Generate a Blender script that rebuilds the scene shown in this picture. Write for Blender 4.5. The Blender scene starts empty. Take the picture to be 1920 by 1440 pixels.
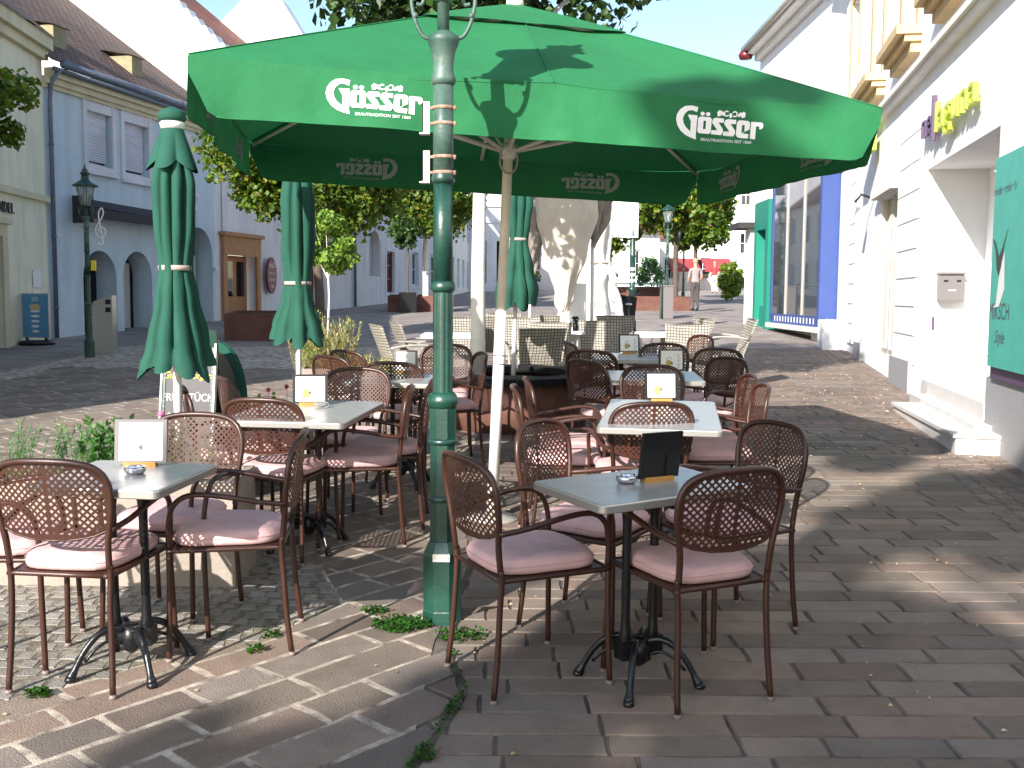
import bpy, bmesh, math, random
from mathutils import Vector, Matrix, noise
random.seed(7)
C = bpy.context.scene.collection
PI = math.pi
SL = 0.0297                      # the street climbs gently away from the viewer

# ---------------------------------------------------------------- camera, sky, sun
sc = bpy.context.scene
sc.view_settings.view_transform = 'Standard'
sc.view_settings.look = 'None'
sc.view_settings.exposure = 1.04
sc.view_settings.gamma = 1.0
try:
    sc.cycles.use_denoising = True
    sc.cycles.sample_clamp_indirect = 6.0
    sc.cycles.max_bounces = 6
    sc.cycles.diffuse_bounces = 3
    sc.cycles.transparent_max_bounces = 8
except Exception:
    pass
cam_d = bpy.data.cameras.new('camera')
cam = bpy.data.objects.new('camera', cam_d)
C.objects.link(cam)
P_, R_ = math.radians(4.85), math.radians(0.4)
fwd = Vector((0, math.cos(P_), -math.sin(P_))); rt = Vector((1, 0, 0)); up = rt.cross(fwd)
rt2 = math.cos(R_)*rt + math.sin(R_)*up
up2 = -math.sin(R_)*rt + math.cos(R_)*up
m = Matrix((rt2, up2, -fwd)).transposed().to_4x4()
m.translation = (0, 0, 1.52)
cam.matrix_world = m
cam_d.sensor_fit = 'HORIZONTAL'
cam_d.sensor_width = 36.0
cam_d.lens = 36.0*1950/1920
cam_d.clip_start = 0.05
cam_d.clip_end = 600
sc.camera = cam

SUN_EL = math.radians(26.5)
sd = Vector((0.485, 0.874, 0)).normalized()          # the way sunlight travels over the ground
w = bpy.data.worlds.new("World"); sc.world = w; w.use_nodes = True
nt = w.node_tree
bg = nt.nodes.get('Background') or nt.nodes.new('ShaderNodeBackground')
sky = nt.nodes.new('ShaderNodeTexSky'); sky.sky_type = 'NISHITA'; sky.sun_disc = False
sky.sun_elevation = SUN_EL
sky.sun_rotation = math.atan2(-sd.x, -sd.y)
sky.dust_density = .7; sky.ozone_density = 2.2; sky.air_density = 1.2
nt.links.new(sky.outputs[0], bg.inputs[0]); bg.inputs[1].default_value = 0.125
sun_d = bpy.data.lights.new('sun', 'SUN'); sun_d.energy = 5.0; sun_d.angle = math.radians(0.5)
sun_d.color = (1.0, 0.945, 0.885)
sun = bpy.data.objects.new('sun', sun_d); C.objects.link(sun)
ray = Vector((sd.x*math.cos(SUN_EL), sd.y*math.cos(SUN_EL), -math.sin(SUN_EL)))
sun.rotation_euler = ray.to_track_quat('-Z', 'Y').to_euler()
sun.location = (-10, -18, 14)

# ---------------------------------------------------------------- materials
def nodes(m):
    m.use_nodes = True
    nt = m.node_tree
    return nt, nt.nodes['Principled BSDF']
def rgb(r, g, b):
    f = lambda c: ((c/255)/12.92) if c/255 <= .04045 else (((c/255)+.055)/1.055)**2.4
    return (f(r), f(g), f(b), 1)
def mat(name, col, rough=.6, metal=0, nscale=0, namt=0.25, bump=0, bscale=60, dark=None, spec=None, coords='Object', attr=None, trans=0, orand=0):
    m = bpy.data.materials.new(name)
    nt, b = nodes(m)
    c = col if len(col) == 4 else (*col, 1)
    b.inputs['Base Color'].default_value = c
    b.inputs['Roughness'].default_value = rough
    b.inputs['Metallic'].default_value = metal
    if spec is not None: b.inputs['Specular IOR Level'].default_value = spec
    tc = nt.nodes.new('ShaderNodeTexCoord')
    last = None
    if nscale:
        n = nt.nodes.new('ShaderNodeTexNoise'); n.inputs['Scale'].default_value = nscale
        n.inputs['Detail'].default_value = 6; n.inputs['Roughness'].default_value = .65
        nt.links.new(tc.outputs[coords], n.inputs['Vector'])
        r = nt.nodes.new('ShaderNodeMapRange'); r.inputs[1].default_value = .35; r.inputs[2].default_value = .68
        nt.links.new(n.outputs[0], r.inputs[0])
        mx = nt.nodes.new('ShaderNodeMix'); mx.data_type = 'RGBA'
        nt.links.new(r.outputs[0], mx.inputs['Factor'])
        d = dark if dark else tuple(v*(1-namt) for v in c[:3])+(1,)
        mx.inputs[6].default_value = c; mx.inputs[7].default_value = d
        last = mx.outputs[2]
    if attr:
        a = nt.nodes.new('ShaderNodeAttribute'); a.attribute_name = attr
        mm = nt.nodes.new('ShaderNodeMix'); mm.data_type = 'RGBA'; mm.blend_type = 'MULTIPLY'
        mm.inputs['Factor'].default_value = 1
        if last: nt.links.new(last, mm.inputs[6])
        else: mm.inputs[6].default_value = c
        nt.links.new(a.outputs['Color'], mm.inputs[7])
        last = mm.outputs[2]
    if orand and last:
        oi = nt.nodes.new('ShaderNodeObjectInfo'); ra = nt.nodes.new('ShaderNodeMapRange'); ra.inputs[3].default_value = 1-orand; ra.inputs[4].default_value = 1+orand*.4
        nt.links.new(oi.outputs['Random'], ra.inputs[0]); vs_ = nt.nodes.new('ShaderNodeVectorMath'); vs_.operation = 'SCALE'
        nt.links.new(last, vs_.inputs[0]); nt.links.new(ra.outputs[0], vs_.inputs['Scale']); last = vs_.outputs[0]
    if last: nt.links.new(last, b.inputs['Base Color'])
    if bump:
        n2 = nt.nodes.new('ShaderNodeTexNoise'); n2.inputs['Scale'].default_value = bscale; n2.inputs['Detail'].default_value = 5
        nt.links.new(tc.outputs[coords], n2.inputs['Vector'])
        bp = nt.nodes.new('ShaderNodeBump'); bp.inputs['Strength'].default_value = bump; bp.inputs['Distance'].default_value = .01
        nt.links.new(n2.outputs[0], bp.inputs['Height']); nt.links.new(bp.outputs[0], b.inputs['Normal'])
    if trans:
        t = nt.nodes.new('ShaderNodeBsdfTranslucent')
        if last: nt.links.new(last, t.inputs[0])
        else: t.inputs[0].default_value = c
        ms = nt.nodes.new('ShaderNodeMixShader'); ms.inputs[0].default_value = trans
        nt.links.new(b.outputs[0], ms.inputs[1]); nt.links.new(t.outputs[0], ms.inputs[2])
        nt.links.new(ms.outputs[0], nt.nodes['Material Output'].inputs[0])
    return m
def brickmat(name, c1, c2, mortar, scale, bw, bh, ms, rough=.85, bump=.4, coords='Object', rot=0, off=.5, rx=0):
    m = bpy.data.materials.new(name); nt, b = nodes(m)
    tc = nt.nodes.new('ShaderNodeTexCoord'); mp = nt.nodes.new('ShaderNodeMapping')
    mp.inputs['Rotation'].default_value = (rx, 0, rot)
    nt.links.new(tc.outputs[coords], mp.inputs[0])
    n0 = nt.nodes.new('ShaderNodeTexNoise'); n0.inputs['Scale'].default_value = 3
    nt.links.new(mp.outputs[0], n0.inputs['Vector'])
    va = nt.nodes.new('ShaderNodeVectorMath'); va.operation = 'MULTIPLY_ADD'
    nt.links.new(n0.outputs[1], va.inputs[0]); va.inputs[1].default_value = (.04, .04, 0); nt.links.new(mp.outputs[0], va.inputs[2])
    br = nt.nodes.new('ShaderNodeTexBrick'); nt.links.new(va.outputs[0], br.inputs['Vector'])
    br.inputs['Color1'].default_value = c1; br.inputs['Color2'].default_value = c2; br.inputs['Mortar'].default_value = mortar
    br.inputs['Scale'].default_value = scale; br.inputs['Brick Width'].default_value = bw; br.inputs['Row Height'].default_value = bh
    br.inputs['Mortar Size'].default_value = ms; br.offset = off
    n = nt.nodes.new('ShaderNodeTexNoise'); n.inputs['Scale'].default_value = 1.3; n.inputs['Detail'].default_value = 8
    nt.links.new(tc.outputs[coords], n.inputs['Vector'])
    r = nt.nodes.new('ShaderNodeMapRange'); r.inputs[1].default_value = .3; r.inputs[2].default_value = .7; r.inputs[3].default_value = .75; r.inputs[4].default_value = 1.15
    nt.links.new(n.outputs[0], r.inputs[0])
    mm = nt.nodes.new('ShaderNodeVectorMath'); mm.operation = 'SCALE'
    nt.links.new(br.outputs[0], mm.inputs[0]); nt.links.new(r.outputs[0], mm.inputs['Scale'])
    nt.links.new(mm.outputs[0], b.inputs['Base Color'])
    b.inputs['Roughness'].default_value = rough
    bp = nt.nodes.new('ShaderNodeBump'); bp.inputs['Strength'].default_value = bump; bp.inputs['Distance'].default_value = .01; bp.invert = True
    nt.links.new(br.outputs['Fac'], bp.inputs['Height']); nt.links.new(bp.outputs[0], b.inputs['Normal'])
    return m
M = {}
M['stone'] = mat('paving_stone', rgb(136, 123, 112), .8, nscale=5, namt=.3, bump=.55, bscale=130, attr='tint')
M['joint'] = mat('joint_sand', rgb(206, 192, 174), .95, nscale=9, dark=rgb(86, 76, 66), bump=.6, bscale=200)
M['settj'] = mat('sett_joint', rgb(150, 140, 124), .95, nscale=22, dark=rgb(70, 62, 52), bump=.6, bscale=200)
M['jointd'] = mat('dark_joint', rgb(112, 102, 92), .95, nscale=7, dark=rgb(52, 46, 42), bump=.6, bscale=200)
M['sett'] = mat('sett_stone', rgb(152, 147, 140), .8, nscale=12, namt=.3, bump=.7, bscale=120, attr='tint')
M['road'] = brickmat('far_paving', rgb(150, 138, 130), rgb(120, 108, 104), rgb(176, 168, 154), 1.0, .42, .17, .006)
M['brown'] = mat('brown_powder_coat', rgb(66, 38, 28), .38, nscale=14, namt=.22, bump=.08, bscale=200, spec=.55, orand=.25)
M['brownp'] = mat('brown_perforated_sheet', rgb(73, 42, 32), .36, nscale=9, namt=.25, bump=.08, bscale=200, spec=.6, orand=.25)
M['cushion'] = mat('pink_canvas', rgb(222, 182, 180), .9, nscale=5, namt=.18, bump=.35, bscale=38, orand=.16)
M['piping'] = mat('pink_piping', rgb(208, 166, 164), .9)
M['glide'] = mat('grey_glide', rgb(122, 108, 104), .5)
M['steel'] = mat('brushed_steel', rgb(190, 187, 182), .30, metal=.4, nscale=18, namt=.22, bump=.04, bscale=400)
M['steeledge'] = mat('steel_edge', rgb(190, 188, 182), .34, metal=.75)
M['iron'] = mat('black_cast_iron', rgb(22, 24, 28), .3, nscale=20, namt=.3, bump=.1, bscale=150)
M['chrome'] = mat('chrome', rgb(200, 200, 205), .12, metal=1)
M['black'] = mat('black_plastic', rgb(20, 20, 22), .4)
M['paper'] = mat('white_paper', rgb(228, 228, 226), .5)
M['ink'] = mat('grey_print', rgb(90, 92, 98), .7)
M['beer'] = mat('straw_print', rgb(176, 158, 92), .7)
M['wood'] = mat('light_wood', rgb(190, 140, 70), .5, nscale=8, namt=.3)
M['lampgreen'] = mat('lamp_post_green_paint', rgb(26, 72, 58), .36, nscale=6, dark=rgb(13, 44, 40), bump=.12, bscale=70, spec=.7)
M['lampworn'] = mat('weathered_green_paint', rgb(86, 108, 98), .45, nscale=7, dark=rgb(36, 72, 62), bump=.2, bscale=80)
M['plate'] = mat('pale_metal_plate', rgb(214, 206, 200), .5, nscale=10, namt=.2)
M['rust'] = mat('rusty_band', rgb(176, 150, 134), .7, nscale=25, dark=rgb(120, 70, 50))
M['glass'] = mat('lantern_glass', rgb(220, 225, 225), .08, spec=.8)
_nt, _b = nodes(M['glass']); _b.inputs['Transmission Weight'].default_value = .85; _b.inputs['IOR'].default_value = 1.2
M['canopy'] = mat('emerald_canopy', rgb(30, 116, 68), .8, nscale=3.5, namt=.18, bump=.5, bscale=12, trans=.11)
M['logo'] = mat('white_print', rgb(240, 240, 240), .7)
M['logoin'] = mat('print_showing_through', rgb(150, 160, 156), .8)
M['rib'] = mat('cream_wood', rgb(224, 217, 200), .55, nscale=10, namt=.15)
M['whitepole'] = mat('white_pole', rgb(232, 230, 224), .45, nscale=5, namt=.08)
M['cover'] = mat('dark_green_fabric', rgb(18, 78, 62), .85, nscale=6, namt=.18, bump=.15, bscale=120)
M['strap'] = mat('beige_strap', rgb(176, 160, 148), .7)
M['cream_fab'] = mat('cream_cover_fabric', rgb(216, 208, 196), .85, nscale=5, namt=.15)
M['grey_fab'] = mat('grey_cover_fabric', rgb(150, 142, 134), .85, nscale=5, namt=.2)
M['white_fab'] = mat('white_cover_fabric', rgb(238, 236, 232), .8, nscale=5, namt=.06)
M['wicker'] = brickmat('beige_wicker', rgb(190, 184, 172), rgb(170, 163, 150), rgb(96, 90, 82), 1.0, .034, .03, .004, bump=1, off=0, rx=-PI/2)
M['alu'] = mat('aluminium_tube', rgb(196, 190, 180), .35, metal=.4)
M['whitetop'] = mat('white_table_top', rgb(226, 228, 232), .3)
M['concrete'] = mat('pale_concrete', rgb(158, 146, 134), .85, nscale=7, namt=.2, bump=.3, bscale=80)
M['corten'] = mat('rust_brown_steel', rgb(112, 76, 62), .8, nscale=4, dark=rgb(92, 56, 48), bump=.2, bscale=50)
M['soil'] = mat('soil', rgb(70, 56, 44), .95, nscale=20, namt=.4, bump=.8, bscale=60)
M['bark'] = mat('bark', rgb(96, 84, 72), .9, nscale=9, namt=.4, bump=.6, bscale=30)
M['whitebark'] = mat('whitewashed_bark', rgb(232, 228, 216), .85, nscale=7, namt=.16, bump=.5, bscale=35)
def leafmat(name, a, tr=.35):
    return mat(name, a, .5, attr='tint', trans=tr)
M['leafy'] = leafmat('maple_leaf', rgb(96, 122, 34))
M['leafd'] = leafmat('dark_leaf', rgb(58, 88, 34), .3)
M['leafl'] = leafmat('light_leaf', rgb(128, 156, 66))
M['leafr'] = leafmat('rosemary_leaf', rgb(112, 148, 98))
M['grassy'] = leafmat('dry_grass', rgb(182, 174, 124))
M['petal'] = leafmat('pink_petal', rgb(214, 110, 150))
M['litter'] = mat('fallen_leaf', rgb(196, 190, 176), .8, attr='tint')
def stucco(name, c, n=1.2, amt=.12):
    m = mat(name, c, .92, nscale=n, namt=amt, bump=.3, bscale=50)
    nt, b = nodes(m); tc = nt.nodes.new('ShaderNodeTexCoord'); mp = nt.nodes.new('ShaderNodeMapping'); mp.inputs['Scale'].default_value = (2.2, 2.2, .35)
    nt.links.new(tc.outputs['Object'], mp.inputs[0]); nz = nt.nodes.new('ShaderNodeTexNoise'); nz.inputs['Scale'].default_value = 1.6; nz.inputs['Detail'].default_value = 8
    nt.links.new(mp.outputs[0], nz.inputs['Vector']); r = nt.nodes.new('ShaderNodeMapRange'); r.inputs[1].default_value = .42; r.inputs[2].default_value = .72; r.inputs[3].default_value = 1.0; r.inputs[4].default_value = 1-amt*1.3
    nt.links.new(nz.outputs[0], r.inputs[0]); v = nt.nodes.new('ShaderNodeVectorMath'); v.operation = 'SCALE'
    nt.links.new(b.inputs['Base Color'].links[0].from_socket, v.inputs[0]); nt.links.new(r.outputs[0], v.inputs['Scale']); nt.links.new(v.outputs[0], b.inputs['Base Color'])
    return m
M['cream'] = stucco('cream_render', rgb(236, 232, 206))
M['creamt'] = stucco('cream_trim', rgb(216, 208, 176))
M['bluegrey'] = stucco('blue_grey_render', rgb(202, 216, 224))
M['palew'] = stucco('off_white_render', rgb(226, 224, 228))
M['pinkw'] = stucco('lilac_white_render', rgb(228, 223, 224))
M['white'] = stucco('white_render', rgb(245, 245, 245), .8, .06)
M['whitec'] = stucco('warm_white_render', rgb(242, 238, 230), .8, .08)
M['yellow'] = stucco('ochre_render', rgb(212, 184, 140))
M['tile'] = brickmat('roof_tiles', rgb(112, 82, 70), rgb(84, 62, 56), rgb(38, 30, 28), 1.0, .2, .17, .02, bump=.9)
M['tiler'] = brickmat('red_roof_tiles', rgb(168, 104, 84), rgb(140, 84, 70), rgb(70, 44, 38), 1.0, .2, .17, .02, bump=.9)
M['zinc'] = mat('zinc_gutter', rgb(112, 122, 138), .45, metal=.3, nscale=4, namt=.2)
M['winglass'] = mat('window_glass', rgb(20, 24, 30), .04, spec=.9)
M['shopglass'] = mat('shop_glass', rgb(34, 38, 40), .03, metal=.55, spec=1.0)
_nt, _b = nodes(M['shopglass']); _b.inputs['Base Color'].default_value = rgb(104, 110, 116)
M['darkin'] = mat('dark_interior', rgb(16, 16, 24), .9)
M['blindw'] = brickmat('roller_shutter', rgb(226, 226, 234), rgb(216, 216, 226), rgb(160, 160, 172), 1.0, 3, .05, .006, bump=.6, rx=-PI/2)
M['shopwood'] = mat('oak_shopfront', rgb(176, 122, 78), .6, nscale=5, namt=.25)
M['blue'] = mat('blue_shop_panel', rgb(60, 80, 138), .5, nscale=3, namt=.08)
M['teal'] = mat('teal_panel', rgb(26, 128, 108), .45, nscale=3, namt=.1)
M['tealsign'] = mat('turquoise_sign_panel', rgb(74, 178, 160), .5, nscale=5, namt=.14)
M['doorgrey'] = mat('grey_door_frame', rgb(120, 112, 110), .5)
M['hatch'] = mat('lichen_metal', rgb(150, 142, 108), .8, nscale=6, namt=.3)
M['granite'] = mat('speckled_granite', rgb(164, 162, 164), .7, nscale=60, namt=.25)
M['step'] = mat('pale_stone_step', rgb(206, 202, 198), .7, nscale=5, namt=.12)
M['greyin'] = stucco('recess_plaster', rgb(190, 184, 178))
M['mail'] = mat('mailbox_grey', rgb(112, 106, 106), .5)
M['lime'] = mat('lime_letters', rgb(196, 208, 70), .5)
M['violet'] = mat('plum_letters', rgb(88, 66, 98), .5)
M['posterblue'] = mat('poster_blue', rgb(90, 150, 190), .5, nscale=3, namt=.2)
M['red'] = mat('red_fabric', rgb(150, 54, 58), .8)
M['darkred'] = mat('dark_red_enamel', rgb(104, 26, 38), .4)
M['skin'] = mat('skin', rgb(206, 156, 130), .6)
M['tgrey'] = mat('grey_shirt', rgb(150, 138, 136), .9)
M['trouser'] = mat('dark_trousers', rgb(76, 68, 68), .9)
M['hair'] = mat('light_hair', rgb(170, 140, 110), .9)
M['carpaint'] = mat('black_paint', rgb(18, 22, 26), .38, spec=.8)
M['rubber'] = mat('rubber', rgb(24, 24, 24), .8)
M['awning'] = mat('dark_awning', rgb(54, 48, 52), .8)
M['slate'] = mat('menu_board_slate', rgb(58, 54, 58), .5, nscale=4, namt=.3)
M['yellowp'] = mat('yellow_script', rgb(240, 214, 60), .6)
M['sheet'] = brickmat('poster_sheets', rgb(214, 208, 200), rgb(196, 190, 186), rgb(150, 150, 140), 1.0, .18, .26, .012, bump=.1, rx=-PI/2)

# ---------------------------------------------------------------- mesh tools
class MB:
    def __init__(s): s.v = []; s.f = []; s.mi = []; s.t = []; s.sm = []
    def add(s, vs, fs, mi=0, tint=None, smooth=False):
        o = len(s.v); s.v += [tuple(v) for v in vs]
        s.t += [tint if tint else (1, 1, 1)]*len(vs)
        for f in fs: s.f.append(tuple(i+o for i in f)); s.mi.append(mi); s.sm.append(smooth)
        return s
    def box(s, a, b, mi=0, fn=None):
        x0, y0, z0 = a; x1, y1, z1 = b
        vs = [(x0,y0,z0),(x1,y0,z0),(x1,y1,z0),(x0,y1,z0),(x0,y0,z1),(x1,y0,z1),(x1,y1,z1),(x0,y1,z1)]
        if fn: vs = [fn(*v) for v in vs]
        return s.add(vs, [(3,2,1,0),(4,5,6,7),(0,1,5,4),(1,2,6,5),(2,3,7,6),(3,0,4,7)], mi)
    def tube(s, pts, r, seg=8, closed=False, mi=0, caps=True):
        pts = [Vector(p) for p in pts]; n = len(pts)
        rs = r if isinstance(r, (list, tuple)) else [r]*n
        rings = []; pn = None
        for i, p in enumerate(pts):
            if closed: d = pts[(i+1) % n]-pts[i-1]
            else: d = pts[min(i+1, n-1)]-pts[max(i-1, 0)]
            d = d.normalized() if d.length > 1e-9 else Vector((0, 0, 1))
            if pn is None:
                a = Vector((0, 0, 1)) if abs(d.z) < .9 else Vector((1, 0, 0))
                nn = d.cross(a).normalized()
            else:
                nn = pn - d*pn.dot(d)
                nn = nn.normalized() if nn.length > 1e-6 else d.orthogonal().normalized()
            pn = nn; bb = d.cross(nn)
            rings.append([p+(nn*math.cos(2*PI*k/seg)+bb*math.sin(2*PI*k/seg))*rs[i] for k in range(seg)])
        vs = [v for rr in rings for v in rr]; fs = []
        for i in range(n if closed else n-1):
            j = (i+1) % n
            for k in range(seg):
                fs.append((i*seg+k, i*seg+(k+1) % seg, j*seg+(k+1) % seg, j*seg+k))
        if not closed and caps:
            fs.append(tuple(range(seg))[::-1]); fs.append(tuple((n-1)*seg+k for k in range(seg)))
        return s.add(vs, fs, mi, smooth=True)
    def lathe(s, prof, seg=20, c=(0,0,0), mi=0, smooth=True, rot=0):
        vs = []; fs = []
        for r, z in prof:
            for k in range(seg):
                a = 2*PI*k/seg+rot; vs.append((c[0]+r*math.cos(a), c[1]+r*math.sin(a), c[2]+z))
        for i in range(len(prof)-1):
            for k in range(seg):
                fs.append((i*seg+k, i*seg+(k+1) % seg, (i+1)*seg+(k+1) % seg, (i+1)*seg+k))
        fs.append(tuple(range(seg))[::-1]); fs.append(tuple((len(prof)-1)*seg+k for k in range(seg)))
        return s.add(vs, fs, mi, smooth=smooth)
    def grid(s, fn, nu, nv, mi=0, smooth=True, tint=None):
        vs = [fn(i/nu, j/nv) for j in range(nv+1) for i in range(nu+1)]
        fs = [(j*(nu+1)+i, j*(nu+1)+i+1, (j+1)*(nu+1)+i+1, (j+1)*(nu+1)+i) for j in range(nv) for i in range(nu)]
        return s.add(vs, fs, mi, smooth=smooth, tint=tint)
    def build(s, name, mats, parent=None, loc=None):
        me = bpy.data.meshes.new(name); me.from_pydata(s.v, [], s.f)
        ms = mats if isinstance(mats, (list, tuple)) else [mats]
        for q in ms: me.materials.append(q)
        me.polygons.foreach_set('material_index', s.mi)
        me.polygons.foreach_set('use_smooth', s.sm)
        if any(t != (1, 1, 1) for t in s.t):
            ca = me.color_attributes.new('tint', 'FLOAT_COLOR', 'POINT')
            buf = []
            for t in s.t: buf += [t[0], t[1], t[2], 1]
            ca.data.foreach_set('color', buf)
        me.update()
        o = bpy.data.objects.new(name, me); C.objects.link(o)
        if parent: o.parent = parent
        if loc: o.location = loc
        return o
def tag(o, label, cat, group=None, kind=None):
    if label: o['label'] = label
    if cat: o['category'] = cat
    if group: o['group'] = group
    if kind: o['kind'] = kind
    return o
def thing(name, label, cat, loc=(0,0,0), rz=0, group=None, slope=False):
    o = bpy.data.objects.new(name, None); C.objects.link(o); o.empty_display_size = .2
    o.location = loc
    if slope: o.rotation_mode = 'ZYX'; o.rotation_euler = (SL, 0, rz)
    else: o.rotation_euler = (0, 0, rz)
    return tag(o, label, cat, group)
def gz(x, y, h=0): return (x, y, SL*y+h)
def dup(root, loc, rz, label=None, group=None):
    r = root.copy(); C.objects.link(r); r.location = loc
    e = r.rotation_euler.copy(); e.z = rz; r.rotation_euler = e
    if label: r['label'] = label
    if group: r['group'] = group
    for ch in list(root.children):
        c = ch.copy(); C.objects.link(c); c.parent = r
        for g2 in ch.children:
            d = g2.copy(); C.objects.link(d); d.parent = c
    return r
def clip(poly, p, n):               # keep the side where (q-p).n <= 0
    out = []
    for i in range(len(poly)):
        a, b = poly[i], poly[(i+1) % len(poly)]
        da = (a[0]-p[0])*n[0]+(a[1]-p[1])*n[1]; db = (b[0]-p[0])*n[0]+(b[1]-p[1])*n[1]
        if da <= 0: out.append(a)
        if (da <= 0) != (db <= 0):
            t = da/(da-db); out.append((a[0]+t*(b[0]-a[0]), a[1]+t*(b[1]-a[1])))
    return out
def text_mesh(s, size, fn, mb, mi=0, extr=0, align='CENTER', shear=0):
    cu = bpy.data.curves.new('t', 'FONT'); cu.body = s; cu.size = size; cu.align_x = align; cu.shear = shear
    cu.resolution_u = 3
    o = bpy.data.objects.new('t', cu); C.objects.link(o)
    dg = bpy.context.evaluated_depsgraph_get(); me = bpy.data.meshes.new_from_object(o.evaluated_get(dg))
    vs = [fn(v.co.x, v.co.y, 0) for v in me.vertices]; fs = [tuple(p.vertices) for p in me.polygons]
    if extr:
        n = len(vs); vs2 = [fn(v.co.x, v.co.y, extr) for v in me.vertices]
        cnt = {}
        for f in fs:
            for a, b in zip(f, f[1:]+f[:1]): cnt[(a, b)] = 1
        side = [(a, b, b+n, a+n) for (a, b) in cnt if (b, a) not in cnt]
        fs = [f[::-1] for f in fs]+[tuple(i+n for i in f) for f in fs]+side; vs = vs+vs2
    mb.add(vs, fs, mi)
    bpy.data.objects.remove(o); bpy.data.curves.remove(cu); bpy.data.meshes.remove(me)

# ---------------------------------------------------------------- ground
g = MB()
g.grid(lambda u, v: (-60+140*u, -20+150*v, SL*(-20+150*v)-.004-(.008 if v < .27 else 0)), 7, 30, smooth=False)
tag(g.build('road', M['road']), None, None, kind='structure')
g = MB()
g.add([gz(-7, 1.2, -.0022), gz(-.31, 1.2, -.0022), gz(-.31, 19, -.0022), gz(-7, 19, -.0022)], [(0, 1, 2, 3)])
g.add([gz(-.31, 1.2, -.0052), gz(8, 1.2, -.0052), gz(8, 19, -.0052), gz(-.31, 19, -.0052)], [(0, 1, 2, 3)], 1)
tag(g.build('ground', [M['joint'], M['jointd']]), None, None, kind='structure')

def wallx(y): return 3.92+(y-7.82)*.1967          # foot of the white house on the right
BR = [(-.34, 2.0), (-.31, 3.0), (-.26, 3.18), (-.16, 3.6), (-.28, 4.21), (-.2, 5.2), (-.3, 7), (-.5, 19.5)]   # weedy seam between the two pavings
SB = [(-3.4, 2.2), (-1.8, 3.52), (-1.52, 3.72), (-1.31, 3.94), (-1.04, 4.13), (-.76, 4.56), (-.95, 5.1), (-1.7, 5.7), (-2.6, 5.6), (-6, 4.6)]
def side(pt, line):
    best = None
    for a, b in zip(line, line[1:]):
        ax, ay = a; bx_, by_ = b; dx, dy = bx_-ax, by_-ay; L = dx*dx+dy*dy
        t = max(0, min(1, ((pt[0]-ax)*dx+(pt[1]-ay)*dy)/L)); qx, qy = ax+t*dx, ay+t*dy
        d = (pt[0]-qx)**2+(pt[1]-qy)**2
        if best is None or d < best[0]:
            l = math.sqrt(L); n = (dy/l, -dx/l)        # right-hand normal of the direction of travel
            best = (d, (qx, qy), n)
    return best
def inpoly(p, poly):
    c = False
    for i in range(len(poly)):
        a, b = poly[i], poly[i-1]
        if (a[1] > p[1]) != (b[1] > p[1]) and p[0] < (b[0]-a[0])*(p[1]-a[1])/(b[1]-a[1])+a[0]: c = not c
    return c
def slab(mb, poly, h=0, tint=(1, 1, 1), chamf=.005, mi=0):
    if len(poly) < 3: return
    A = sum(poly[i-1][0]*poly[i][1]-poly[i][0]*poly[i-1][1] for i in range(len(poly)))/2
    if abs(A) < .0012: return
    if A < 0: poly = poly[::-1]
    cx = sum(p[0] for p in poly)/len(poly); cy = sum(p[1] for p in poly)/len(poly)
    n = len(poly); tx = random.uniform(-.004, .004); ty = random.uniform(-.004, .004)
    top = []
    for p in poly:
        dx, dy = cx-p[0], cy-p[1]; l = math.hypot(dx, dy) or 1
        q = (p[0]+dx/l*chamf*1.4, p[1]+dy/l*chamf*1.4)
        top.append((q[0], q[1], SL*q[1]+h+(q[0]-cx)*tx+(q[1]-cy)*ty))
    bot = [(p[0], p[1], SL*p[1]-.008) for p in poly]
    mb.add(top+bot, [tuple(range(n))]+[(i, i+n, (i+1) % n+n, (i+1) % n) for i in range(n)], mi, tint=tint)
def wob(poly, a=.004):
    out = []
    for i in range(len(poly)):
        p, q = poly[i], poly[(i+1) % len(poly)]
        out.append((p[0]+random.uniform(-a, a), p[1]+random.uniform(-a, a)))
        L = math.hypot(q[0]-p[0], q[1]-p[1])
        k = 2 if L > .2 else 1
        for j in range(1, k+1):
            t = j/(k+1); out.append((p[0]+(q[0]-p[0])*t+random.uniform(-a, a)*.7, p[1]+(q[1]-p[1])*t+random.uniform(-a, a)*.7))
    return out
def stint():
    b = random.uniform(.68, 1.12); k = random.random()
    if k < .2: return (b*1.04, b*.93, b*.88)
    if k < .4: return (b*.95, b*.95, b*.97)
    if k < .5: return (b*.84, b*.78, b*.77)
    return (b, b*.97, b*.93)
R = MB(); y = 2.0
while y < 19:
    d = random.uniform(.135, .185) if y < 9 else random.uniform(.16, .2)
    x = -.9+random.uniform(-.2, 0)
    xe = wallx(y)-.75
    while x < xe:
        l = random.uniform(.24, .52)
        gp = .0042
        poly = [(x+gp, y+gp), (x+l-gp, y+gp), (x+l-gp, y+d-gp), (x+gp, y+d-gp)]
        # gentle lean of the cross joints
        c = (x+l/2, y+d/2); _, q, n = side(c, BR)
        if math.hypot(c[0]-q[0], c[1]-q[1]) < .6:
            poly = clip(poly, (q[0]+n[0]*.014, q[1]+n[1]*.014), (-n[0], -n[1]))
        elif (c[0]-q[0])*n[0]+(c[1]-q[1])*n[1] < 0: poly = []
        if len(poly) > 2: slab(R, wob(poly), .002, stint())
        x += l
    y += d
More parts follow.
